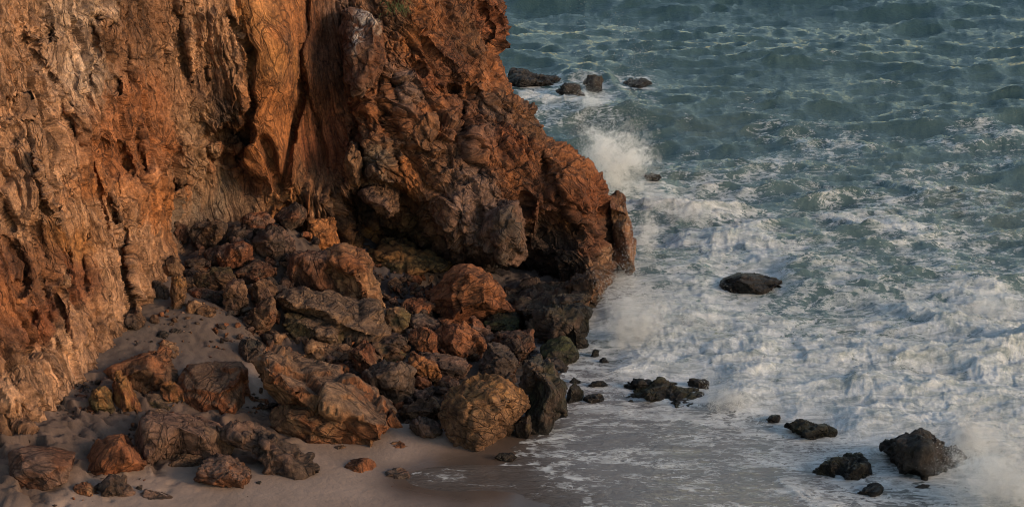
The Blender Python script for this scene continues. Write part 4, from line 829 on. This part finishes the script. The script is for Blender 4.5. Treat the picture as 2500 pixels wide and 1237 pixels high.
# ------------------------------------------------------------------ sea
def ocean(Lm, n, wind, ang, seed, small=.02):
    rs = np.random.RandomState(seed)
    k1 = 2*np.pi*np.fft.fftfreq(n, Lm/n); KX, KY = np.meshgrid(k1, k1); K = np.hypot(KX, KY); K[0, 0] = 1
    Lw = wind*wind/9.81
    c = (KX*math.cos(ang)+KY*math.sin(ang))/K
    Pk = np.exp(-1/(K*Lw)**2)/K**4 * (np.abs(c)**8*.96+.04) * np.exp(-(K*small)**2); Pk[0, 0] = 0
    h0 = (rs.normal(size=(n, n))+1j*rs.normal(size=(n, n)))*np.sqrt(Pk)
    h = np.fft.ifft2(h0); sc = 1/np.real(h).std()
    dx = np.real(np.fft.ifft2(1j*KX/K*h0))*sc; dy = np.real(np.fft.ifft2(1j*KY/K*h0))*sc
    return np.real(h)*sc, dx, dy, Lm
def samp(A, Lm, x, y):
    n = A.shape[0]; u = x/Lm*n; v = y/Lm*n
    i = np.floor(u).astype(int); j = np.floor(v).astype(int); fu = u-i; fv = v-j
    g = lambda a, b: A[np.mod(b, n), np.mod(a, n)]
    return (g(i, j)*(1-fu)+g(i+1, j)*fu)*(1-fv)+(g(i, j+1)*(1-fu)+g(i+1, j+1)*fu)*fv
# foam cover control points (photo pixels -> world)
FC = [(1300, -100, .03), (2400, -100, .03), (1300, 60, .05), (1800, 60, .04), (2400, 60, .05), (1350, 150, .10), (1800, 150, .10), (2400, 180, .08), (1300, 190, .12), (1600, 210, .10),
      (1340, 250, .62), (1440, 250, .62), (1560, 260, .25), (1700, 250, .14), (2000, 250, .10), (2400, 260, .14), (1380, 310, .35), (1600, 310, .30), (1800, 320, .28), (1990, 345, .5), (2060, 355, .42), (2200, 330, .2), (2430, 345, .45), (2480, 370, .42),
      (1500, 370, .5), (1620, 400, .50), (1750, 380, .48), (1900, 390, .55), (2080, 400, .35), (2250, 390, .38), (2400, 430, .38), (1620, 470, .55), (1800, 460, .55), (1950, 470, .52), (2100, 480, .42), (2300, 500, .45), (2460, 500, .48),
      (1650, 510, .78), (1720, 530, .72), (1850, 530, .52), (2000, 560, .5), (2170, 550, .58), (2350, 590, .48), (2480, 600, .5), (1590, 600, .62), (1700, 600, .6), (1830, 620, .78), (1780, 660, .75), (1900, 590, .5), (2050, 640, .55), (2200, 640, .58), (2400, 660, .52),
      (1520, 700, .8), (1620, 680, .62), (1700, 740, .8), (1850, 740, .7), (1960, 700, .55), (2100, 720, .62), (2250, 730, .75), (2420, 740, .85), (1540, 780, .95), (1650, 800, .85), (1800, 800, .72), (1950, 810, .68), (2100, 820, .72), (2300, 820, .75), (2460, 830, .8),
      (1450, 850, .8), (1560, 870, .9), (1700, 880, .9), (1850, 900, .92), (2050, 900, .88), (2250, 920, .85), (2450, 920, .9), (1420, 920, .62), (1500, 900, .66), (1600, 930, .9), (1750, 960, .92), (1900, 990, .95), (2100, 1000, .95), (2300, 1020, .95), (2450, 1050, .98),
      (1420, 980, .62), (1500, 985, .7), (1620, 1000, .75), (1750, 1010, .75), (1850, 1040, .8), (2000, 1080, .75), (2130, 1090, .75), (2420, 1150, .95), (2480, 1200, .95), (1420, 1040, .22), (1550, 1050, .26), (1700, 1050, .34), (1800, 1060, .45),
      (1300, 1100, .30), (1450, 1100, .34), (1600, 1110, .36), (1750, 1110, .40), (1900, 1110, .45), (1250, 1180, .10), (1400, 1180, .22), (1550, 1170, .30), (1700, 1190, .30), (1850, 1190, .28), (1950, 1190, .4), (2030, 1200, .7), (2150, 1180, .6), (2250, 1200, .5), (1450, 1237, .15), (1700, 1237, .3), (2000, 1260, .5), (2300, 1260, .6), (1900, 1300, .3), (1400, 1400, .2), (2400, 1400, .5)]
# foam lines and bore crests: pixel line, half width (m across), foam, height (m)
LINES = [([(1420, 885), (1500, 905), (1600, 930), (1720, 955), (1800, 985), (1900, 1010), (2000, 1035), (2120, 1050), (2250, 1070), (2400, 1090), (2560, 1110)], .55, .45, .38),
         ([(1470, 745), (1540, 790), (1640, 830), (1780, 850), (1900, 880)], .7, .3, .35), ([(1950, 890), (2100, 880), (2250, 890)], .6, .15, .22), ([(2250, 800), (2400, 760), (2560, 740)], .7, .3, .45), ([(2380, 920), (2470, 860), (2560, 840)], .6, .3, .4),
         ([(1560, 520), (1640, 505), (1700, 520), (1740, 540)], .8, .35, .35), ([(1600, 560), (1700, 600), (1800, 590), (1870, 620), (1850, 650), (1740, 670)], .5, .32, .25), ([(1900, 350), (1990, 330), (2060, 345), (2140, 360)], .8, .22, .4),
         ([(2370, 360), (2410, 330), (2480, 345), (2560, 350)], .8, .2, .4), ([(2200, 460), (2250, 450), (2300, 465)], .8, .25, .3), ([(2080, 560), (2170, 540), (2230, 570)], .8, .25, .35), ([(1260, 235), (1340, 250), (1440, 255), (1490, 260)], .7, .4, .15),
         ([(1380, 1012), (1480, 1005), (1560, 1022), (1640, 1020), (1720, 1035), (1830, 1050)], .14, .5, .05), ([(1300, 1068), (1400, 1040), (1500, 1012)], .05, .5, .01), ([(1260, 1082), (1340, 1075), (1420, 1060)], .05, .55, .01), ([(1215, 1112), (1270, 1108), (1285, 1113)], .05, .6, .01), ([(1290, 1100), (1370, 1118), (1450, 1124), (1600, 1140), (1720, 1132), (1900, 1142), (2000, 1150)], .09, .42, .02),
         ([(1000, 1142), (1080, 1135), (1160, 1128), (1240, 1136), (1350, 1130)], .035, .65, .005), ([(1900, 1160), (1915, 1180), (1945, 1195), (1950, 1215), (2000, 1237), (2060, 1250)], .16, .6, .09), ([(1920, 1145), (1980, 1140), (2030, 1150)], .15, .4, .04), ([(1680, 870), (1780, 900), (1880, 930)], .4, .1, .3), ([(2050, 950), (2200, 970), (2350, 960)], .5, .1, .25),
         ([(2140, 1195), (2240, 1170), (2340, 1178)], .12, .4, .04), ([(1250, 700), (1330, 690), (1440, 690)], .2, .3, 0)]
def build_sea():
    pxs = np.concatenate([np.linspace(-2600, 940, 80)[:-1], np.arange(940, 2560, 2.7), np.arange(2560, 3100, 6), np.linspace(3100, 6500, 70)])
    pys = np.concatenate([-965+np.geomspace(1, 925, 90)[:-1], np.arange(-40, 1250, 2.7), np.linspace(1250, 2300, 24)])
    X, Yy = np.meshgrid(pxs, pys); Pw = at_z(X, Yy, 0.0); shp = X.shape
    x, y = Pw[..., 0].ravel(), Pw[..., 1].ravel()
    x = np.clip(x, -4000, 4000)
    fx, fy = X.ravel(), Yy.ravel()
    q2 = np.stack([x, y], -1); p3 = np.stack([x, y, np.zeros_like(x)], -1)
    gz = np.full(len(x), -3.0); near = (y < 110) & (np.abs(x) < 60); gz[near] = ground_z(q2[near])
    depth = -gz
    # foam cover
    fw = np.array([at_z(a, b, 0)[:2] for a, b, c in FC]); fv = np.array([c[2] for c in FC])
    F = np.zeros(len(x)); idx = np.where(near)[0]
    wpx = np.stack([fbm(p3[idx]*.35, 3), fbm(p3[idx]*.35+9, 3)], -1)
    qq = q2[idx]+1.0*wpx
    for s in range(0, len(idx), 40000):
        ii = idx[s:s+40000]
        d = (qq[s:s+40000, None, 0]-fw[:, 0])**2 + ((qq[s:s+40000, None, 1]-fw[:, 1])*.55)**2 + .25
        w = 1/d**2; F[ii] = (w*fv).sum(1)/w.sum(1)
    F[~near] = .03
    # wave amplitude: full offshore, dying on the sand
    amp = sstep(-.02, 1.3, depth)
    swash = 1-sstep(.03, .45, depth)
    A = .155*amp + .012*sstep(-.05, .05, depth)
    far = sstep(300, 90, y); 
    h1 = ocean(61., 512, 3.9, math.radians(258), 3, .06); h2 = ocean(23.7, 512, 2.1, math.radians(280), 8, .03); h4 = ocean(9.7, 512, 1.25, math.radians(268), 12, .015); h3 = ocean(143., 512, 7.5, math.radians(262), 5, .15)
    z = np.zeros(len(x)); dx = np.zeros(len(x)); dy = np.zeros(len(x))
    for (h, ax, ay, Lm), k, ch in ((h1, .62, .8), (h2, .46, .85), (h3, 1.0, .7), (h4, .13, .8)):
        z += k*samp(h, Lm, x, y); dx += k*ch*samp(ax, Lm, x, y); dy += k*ch*samp(ay, Lm, x, y)
    crest = z.copy()
    z *= A; dx *= A*.9; dy *= A*.9
    bore = np.zeros(len(x)); FL = np.zeros(len(x)); hb = np.zeros(len(x))
    xi, yi = x[idx], y[idx]
    wob = np.stack([fbm(p3[idx]*1.1+20, 4, .6), fbm(p3[idx]*1.1+30, 4, .6)], -1)
    for line, hw, fo, hh in LINES:
        lw = [at_z(a, b, 0)[:2] for a, b in line]
        kw = min(1, hw*2.2)
        d, t, s = pdist(xi+.45*kw*wob[:, 0], yi+.45*kw*wob[:, 1], lw)
        tp = sstep(0, .12, t)*sstep(1, .88, t)
        front = yi < np.interp(xi, *zip(*sorted([(a, b) for a, b in lw])))
        prof = np.where(front, np.exp(-(d/(hw*.75))**2), np.exp(-(d/(hw*2.2))**2))
        FL[idx] = np.maximum(FL[idx], fo*prof*tp); hb[idx] += hh*prof*tp; bore[idx] = np.maximum(bore[idx], prof*tp*min(1, hh*2.5))
    calm = np.ones(len(x)); collar = np.zeros(len(x))
    for (rx, ya, yb, rr) in SEA_ROCKS:
        d = np.hypot(np.maximum(np.abs(x-rx)-rr*.6, 0)/.9, np.maximum(np.maximum(ya-y, y-yb), 0)/1.3); calm = np.minimum(calm, sstep(0.0, 1.0, d))
        d2 = np.hypot(np.maximum(np.abs(x-rx)-rr*.8, 0), np.maximum(np.maximum(ya-y, y-yb), 0)); collar = np.maximum(collar, np.exp(-(d2/.30)**2))
    hb *= .52*(.55+.9*np.clip(fbm(p3*.55+77, 3)+.3, 0, 1))*(.15+.85*calm)
    z = z*(.12+.88*calm) + hb*sstep(-.3, .1, depth)
    F2 = np.clip(F+FL, 0, 1.3)
    dense = sstep(.55, .95, F2)*sstep(.25, .8, depth+.3*bore)
    # boiling white water
    boil = np.zeros(len(x)); lace = np.full(len(x), -1.0); fn = np.zeros(len(x)); cel = np.zeros(len(x))
    pi_ = p3[idx]; pi_w = pi_ + .5*np.stack([fbm(pi_*.8+3, 3), fbm(pi_*.8+13, 3), 0*xi], -1)
    pi_z = pi_w + np.stack([0*xi, 0*xi, z[idx]*1.5], -1)
    boil[idx] = .55*fbm(pi_z*1.15, 5, .58, 1) + .35*fbm(pi_z*3.1+7, 4, .6, 1)
    z += (dense*.10*boil + sstep(.25, .6, F2)*amp*.05*boil)*(.3+.7*calm)
    # lace: thin filaments around warped cells, stretched along the shore
    st = np.array((.75, 1.0, 1.0))
    r1 = 1-np.abs(fbm(pi_w*st*.9+40, 4, .55))*3.2; r2 = 1-np.abs(fbm(pi_w*st*2.3+50, 4, .6))*2.8
    lace[idx] = np.clip(.62*r1+.5*r2, -1, 1.1)
    fn[idx] = fbm(pi_w*.5+60, 5, .6)
    Fb = sstep(.25, .5, F2)*.07 + sstep(.5, .8, F2)*.04
    foam = 1.2*F2 + Fb - .66 + .62*(lace-.25)*sstep(.0, .3, F2) + .95*fn + .10*(crest*.5)*sstep(.05, .3, F2)*amp
    # foam on slopes facing the shore thins, crests keep it
    foam = np.clip(foam + dense*.12, 0, 1)
    foam = np.maximum(foam, .95*collar*sstep(-.25, .25, fbm(p3*1.8+14, 4, .6)))
    # a few whitecaps offshore
    wc = sstep(2.9, 3.6, crest + .8*fbm(p3*.9, 3))*sstep(-.1, .3, amp)*.45
    foam = np.maximum(foam, wc*(1-swash))
    # streaked film in the swash
    sw = p3*np.array((.55, 2.6, 1)); sf = fbm(sw*1.1+90, 5, .62)
    film = np.clip(.22 + 1.2*sf + (F2-.35)*1.1, 0, .6)*sstep(-.03, .03, depth)
    foam = foam*(1-swash) + np.maximum(film, np.clip(FL*1.35-.05+.6*sf, 0, .8))*swash
    fringe = np.exp(-((depth-.018+.02*fbm(p3*1.3, 4))/.008)**2)*sstep(-.35, .3, fbm(p3*2.1+44, 3))*near
    foam = np.maximum(foam, .85*fringe)
    z += swash*.012*fbm(p3*np.array((.8, 2.5, 1)), 3)
    z = np.where(gz > .02, np.minimum(z, .03+.02*swash), z)
    deep = np.array((.036, .068, .071)); mid = np.array((.062, .094, .090)); shal = np.array((.165, .148, .142)); aer = np.array((.15, .20, .195))
    c = np.repeat(deep[None], len(x), 0)
    m = sstep(95, 55, y)[:, None]; c = c*(1-m)+m*mid
    m = (sstep(.25, .8, F)*.75*(.6+.4*np.clip(fn*2, -1, 1)))[:, None]; c = c*(1-m)+m*aer
    m = (sstep(.15, .45, fbm(p3*.16+5, 3)+.1)*sstep(.1, .4, F)*.4*(depth < 2))[:, None]; c = c*(1-m)+m*np.array((.12, .13, .10))
    m = (1-sstep(.10, .75, depth))[:, None]; c = c*(1-m)+m*shal
    m = (1-sstep(-.01, .045, depth+.015*fbm(p3*1.1, 3)))[:, None]; c = c*(1-m)+m*np.array((.085, .064, .052))
    co = np.stack([x+dx, y+dy, z], -1)
    Fc = grid_faces(*shp)
    keep = (gz[Fc].max(1) < .22) & (co[Fc][:, :, 1].min(1) > 5)
    hide = (fx[Fc].max(1) < 1150) & (fy[Fc].max(1) < 1000) & (fy[Fc].min(1) > -60) & (fx[Fc].min(1) > -2000) & (y[Fc].max(1) < 70)
    Fc = Fc[keep & ~hide]
    used, inv = np.unique(Fc, return_inverse=True)
    me = mesh_np('sea', co[used], inv.reshape(-1, 4), M_SEA, dict(Col=c[used], foam=foam[used]))
    link(bpy.data.objects.new('sea', me), kind='structure', label='teal choppy sea breaking into white water along the rocks', category='sea')
    return used, co
build_sea()

# ------------------------------------------------------------------ spray thrown up by the waves
def spray_volume():
    m = bpy.data.materials.new('spray_mist'); m.use_nodes = True; nt = m.node_tree; L = nt.links
    nt.nodes.remove(nt.nodes['Principled BSDF'])
    pv = N(nt, 'ShaderNodeVolumePrincipled'); pv.inputs['Color'].default_value = (1, 1, 1, 1); pv.inputs['Anisotropy'].default_value = .15
    ob = N(nt, 'ShaderNodeTexCoord').outputs['Object']; pos = N(nt, 'ShaderNodeNewGeometry').outputs['Position']
    r = N(nt, 'ShaderNodeVectorMath', operation='LENGTH'); 
    nw = N(nt, 'ShaderNodeTexNoise', Scale=1.1, Detail=3); L.new(pos, nw.inputs['Vector'])
    w1 = N(nt, 'ShaderNodeVectorMath', operation='SUBTRACT'); L.new(nw.outputs['Color'], w1.inputs[0]); w1.inputs[1].default_value = (.5, .5, .5)
    w2 = N(nt, 'ShaderNodeVectorMath', operation='SCALE'); L.new(w1.outputs[0], w2.inputs[0]); w2.inputs['Scale'].default_value = 1.5
    w3 = N(nt, 'ShaderNodeVectorMath', operation='ADD'); L.new(w2.outputs[0], w3.inputs[0]); L.new(ob, w3.inputs[1])
    L.new(w3.outputs[0], r.inputs[0])
    n = noise_n(nt, pos, 4.6, 9, .78, 1.0)
    d = math_n(nt, 'ADD', math_n(nt, 'SUBTRACT', .62, r.outputs['Value']), math_n(nt, 'MULTIPLY', math_n(nt, 'SUBTRACT', n, .5), 4.0))
    r0 = N(nt, 'ShaderNodeVectorMath', operation='LENGTH'); L.new(ob, r0.inputs[0])
    d = math_n(nt, 'MULTIPLY', ramp_n(nt, d, .12, .50), ramp_n(nt, r0.outputs['Value'], .7, .98, (1, 1, 1, 1), (0, 0, 0, 1)))
    oi = N(nt, 'ShaderNodeObjectInfo')
    L.new(math_n(nt, 'MULTIPLY', d, math_n(nt, 'MULTIPLY', oi.outputs['Alpha'], 5.0)), pv.inputs['Density'])
    L.new(pv.outputs[0], nt.nodes['Material Output'].inputs['Volume'])
    return m
M_MIST = spray_volume()
_sph = None
def sphere_mesh():
    V = []; Fq = []
    nu, nv = 20, 10
    for j in range(nv+1):
        for i in range(nu):
            a = 2*math.pi*i/nu; t = math.pi*j/nv; V.append((math.sin(t)*math.cos(a), math.sin(t)*math.sin(a), math.cos(t)))
    for j in range(nv):
        for i in range(nu): Fq.append((j*nu+i, (j+1)*nu+i, (j+1)*nu+(i+1) % nu, j*nu+(i+1) % nu))
    return mesh_np('sea_spray', np.array(V), np.array(Fq), M_MIST)
def spray(label, bx, by, rx, hh, dens=1.0, deep=.8, up=.5, drops=1.0):
    """bx, by: foot pixel of the burst on the water; rx half width, hh height in pixels"""
    global _sph
    if _sph is None: _sph = sphere_mesh()
    c = at_z(bx, by, 0.0); mpp = c[1]/4600
    o = bpy.data.objects.new('sea_spray', _sph)
    o.location = (c[0], c[1], hh*mpp*up*.9); o.scale = (rx*mpp*1.25, rx*mpp*deep, hh*mpp*.72)
    o.color = (1, 1, 1, dens)
    link(o, kind='stuff', label=label, category='spray', group='spray bursts')
    rs = np.random.RandomState(int(bx+by)); k = int(drops*rx*hh*.8)
    npl = 40; ja = rs.uniform(-1, 1, npl); jh = rs.gamma(3, .33, npl); jd = rs.uniform(-.8, .8, npl); lean = ja*.5+rs.normal(size=npl)*.15
    j = rs.randint(0, npl, k); t = rs.beta(1.1, 1.7, k); w = .03+.16*t
    X = ja[j]*.55 + lean[j]*t*.6 + rs.normal(size=k)*w; Z = jh[j]*(t*1.9-.9*t*t)*.95 + rs.normal(size=k)*.03; D = jd[j]+rs.normal(size=k)*.2
    p = np.stack([c[0]+X*rx*mpp*1.1, c[1]+D*rx*mpp*deep*.8, np.maximum(Z, -.05)*hh*mpp*1.0], -1)
    s_ = rs.uniform(.003, .008, k)*np.exp(rs.normal(size=k)*.3)
    tet = np.array([(1, 1, 1), (1, -1, -1), (-1, 1, -1), (-1, -1, 1)])*.62
    V = tet[None]*s_[:, None, None] + p[:, None]
    Fi = (np.arange(k)[:, None, None]*4 + np.array([(0, 1, 2), (0, 3, 1), (0, 2, 3), (1, 3, 2)])[None]).reshape(-1, 3)
    base = np.array((c[0], c[1], 0.0))
    dr = bpy.data.objects.new('spray_droplets', mesh_np('spray_droplets', V.reshape(-1, 3)-base, Fi, M_SPRAY, smooth=False)); dr.location = base
    link(dr, kind='stuff', label='flying droplets of the '+label, category='spray', group='spray droplets')
spray('tall spray plume bursting behind the tip of the headland', 1490, 475, 110, 185, 1.0, drops=1.5)
spray('spray thrown off the corner of the wet ledge', 1550, 835, 105, 140, .45, drops=1.6)
spray('thin spray climbing the dark red outer block', 1578, 650, 34, 180, .8, 1.4, drops=.3)
spray('low splash on the rock foot below the outer block', 1520, 705, 45, 50, .3)
spray('low burst of spray right of the ledge spray', 1710, 805, 70, 60, .3)
spray('small puff of spray on the crest beyond the outer block', 1665, 540, 60, 50, .35)
spray('spray burst on the breaker near the right edge', 2420, 775, 90, 70, .3)
spray('broad misty spray at the bottom right corner', 2450, 1240, 170, 190, .65, drops=1.5)
spray('spray rising behind the largest sea rock', 2385, 1110, 75, 110, .5, drops=1.5)
spray('spray on the breaker front right of the jagged mossy rock', 1765, 1000, 60, 75, .35)
spray('small splash breaking over the far rocks', 1440, 270, 40, 55, .8)

# ------------------------------------------------------------------ grass tuft on the cliff top
def tuft():
    rs = np.random.RandomState(4); V = []; Fq = []
    base = at_Y(968, 12, 52.2)
    for k in range(70):
        b = base + np.array((rs.normal()*.16, rs.normal()*.12, rs.normal()*.10))
        ax, ay = rs.normal()*.10, -abs(rs.normal())*.14-.04; L = rs.uniform(.15, .4); w = rs.uniform(.008, .016)
        i = len(V)
        for t in (0, .5, 1):
            c = b + np.array((ax*t*2, ay*t*2, L*(t-1.4*t*t)))
            ww = w*(1-.85*t); V += [c+np.array((-ww, 0, 0)), c+np.array((ww, 0, 0))]
        Fq += [(i, i+1, i+3, i+2), (i+2, i+3, i+5, i+4)]
    me = mesh_np('grass_tuft', np.array(V)-base, np.array(Fq), M_LEAF)
    o = bpy.data.objects.new('grass_tuft', me); o.location = base
    link(o, label='small green grass tuft hanging at the top edge of the cliff', category='plant')
tuft()

# ------------------------------------------------------------------ gravel and dark wrack scattered over the upper sand
def gravel():
    rs = np.random.RandomState(9); V = []; Fq = []
    zones = [((430, 1010), 70, 40, 120, 1), ((150, 1180), 90, 40, 160, 1), ((330, 960), 60, 40, 120, 1.2), ((200, 960), 40, 60, 160, 1.3), ((420, 800), 70, 40, 120, 1.2), ((500, 780), 60, 40, 70, 1.2), ((300, 860), 60, 40, 100, 1), ((540, 860), 70, 40, 90, 1), ((480, 1190), 160, 30, 60, .7), ((800, 1195), 260, 30, 160, .45), ((1100, 1190), 150, 25, 60, .4), ((500, 1210), 260, 25, 160, .5), ((280, 1120), 60, 40, 60, 1), ((620, 1150), 60, 25, 40, .8), ((230, 1010), 60, 40, 120, 1.2)]
    ico = np.array([(0, 0, 1), (.9, 0, .3), (.28, .85, .3), (-.72, .53, .3), (-.72, -.53, .3), (.28, -.85, .3), (0, 0, -.6)])
    fi = [(0, 1, 2), (0, 2, 3), (0, 3, 4), (0, 4, 5), (0, 5, 1), (6, 2, 1), (6, 3, 2), (6, 4, 3), (6, 5, 4), (6, 1, 5)]
    P = []
    for (c, rx, ry, n, sc) in zones:
        for k in range(n):
            P.append((c[0]+rs.normal()*rx*.6, c[1]+rs.normal()*ry*.6, sc))
    P = np.array(P); Cc = []
    for x, y, sc in P:
        Y = hit_ground(x, y); q = at_Y(x, y, Y)
        s = min(.018*sc*math.exp(rs.normal()*.55), .07)
        a = rs.rand()*6.28
        v = ico*(1+.3*rs.normal(size=(7, 1)))*np.array((s*1.3, s, s*.7))
        v = np.stack([v[:, 0]*math.cos(a)-v[:, 1]*math.sin(a), v[:, 0]*math.sin(a)+v[:, 1]*math.cos(a), v[:, 2]], -1)
        i = len(V); V += list(v+q+np.array((0, 0, s*.1))); Fq += [(i+a_, i+b_, i+c_) for a_, b_, c_ in fi]
        pc = PALN[['dark', 'brown', 'black', 'rust', 'mauve', 'slate'][rs.randint(6)]]*rs.uniform(.7, 1.2)
        Cc += [pc]*7
    me = mesh_np('gravel', np.array(V), np.array(Fq), M_ROCK, dict(Col=np.array(Cc), wet=np.zeros(len(V)), fab=np.array(V)), smooth=False)
    link(bpy.data.objects.new('gravel', me), kind='stuff', label='dark gravel and wrack bits scattered over the upper sand', category='gravel')
gravel()

# ------------------------------------------------------------------ rubble packed between the boulders
def rubble():
    rs = np.random.RandomState(21); V = []; Fq = []; Cc = []; n0 = 0
    protos = []
    for k in range(14):
        v = rs.normal(size=(60, 3)); v /= np.linalg.norm(v, axis=1)[:, None]; v *= np.array((1.2, .9, .75))
        for _ in range(9):
            d = rs.normal(size=3); d /= np.linalg.norm(d); t = v@d; lim = np.quantile(t, rs.uniform(.6, .85)); v = v-np.maximum(t-lim, 0)[:, None]*d
        bmm = bmesh.new()
        for q in v: bmm.verts.new(q)
        r = bmesh.ops.convex_hull(bmm, input=bmm.verts[:]); bmesh.ops.delete(bmm, geom=[g for g in r['geom_interior'] if isinstance(g, bmesh.types.BMVert)], context='VERTS')
        bmesh.ops.triangulate(bmm, faces=bmm.faces[:]); bmm.verts.index_update()
        protos.append((np.array([q.co[:] for q in bmm.verts]), np.array([[w.index for w in f.verts] for f in bmm.faces]))); bmm.free()
    pts = []
    pl = np.array(PILE, float)
    while len(pts) < 520:
        x, y = rs.uniform(pl[:, 0].min(), pl[:, 0].max()), rs.uniform(pl[:, 1].min(), pl[:, 1].max())
        if inpoly(np.array([x]), np.array([y]), PILE)[0]: pts.append((x, y, rs.uniform(.10, .30), .10))
    for (cx, cy, rx, ry, n, a, b) in [(230, 970, 70, 60, 60, .05, .13), (330, 900, 90, 50, 40, .04, .10), (420, 790, 60, 40, 40, .05, .14), (170, 960, 40, 50, 40, .05, .14), (960, 680, 80, 40, 60, .06, .2), (1020, 720, 60, 30, 30, .08, .2), (560, 800, 60, 60, 50, .05, .14), (430, 1010, 60, 25, 40, .05, .12), (620, 1000, 40, 40, 40, .08, .2), (90, 1060, 80, 50, 70, .05, .16), (400, 1090, 90, 40, 60, .04, .12), (250, 1180, 90, 30, 50, .04, .10), (310, 1080, 40, 40, 30, .04, .09), (1330, 900, 60, 70, 60, .08, .22), (1250, 780, 70, 50, 40, .08, .2)]:
        for _ in range(n): pts.append((cx+rs.normal()*rx*.6, cy+rs.normal()*ry*.6, rs.uniform(a, b), .0))
    keys = ['redbrown', 'brown', 'rust', 'dark', 'mauve', 'ginger', 'slate', 'dark']
    for x, y, r, dz in pts:
        q = at_Y(x, y, hit_ground(x, y)); pv, pf = protos[rs.randint(len(protos))]
        a, b = rs.rand(2)*6.28; Rz = np.array([[math.cos(a), -math.sin(a), 0], [math.sin(a), math.cos(a), 0], [0, 0, 1]]); Rx = np.array([[1, 0, 0], [0, math.cos(b), -math.sin(b)], [0, math.sin(b), math.cos(b)]])
        v = (pv*r)@Rx.T@Rz.T + q + np.array((0, 0, r*.15-dz))
        i = n0; V.append(v); Fq.append(pf+i); n0 += len(v)
        c = PALB[keys[rs.randint(len(keys))]]*rs.uniform(.7, 1.15)*(.5 if x > 1230 else 1)
        Cc.append(np.repeat(c[None], len(v), 0))
    V = np.concatenate(V); Cc = np.concatenate(Cc)
    me = mesh_np('rubble', V, np.concatenate(Fq), M_ROCK, dict(Col=Cc, wet=np.zeros(len(V)), fab=V), smooth=False)
    link(bpy.data.objects.new('rubble', me), kind='stuff', label='small angular rubble packed between the boulders and along the cliff foot', category='rubble')
rubble()
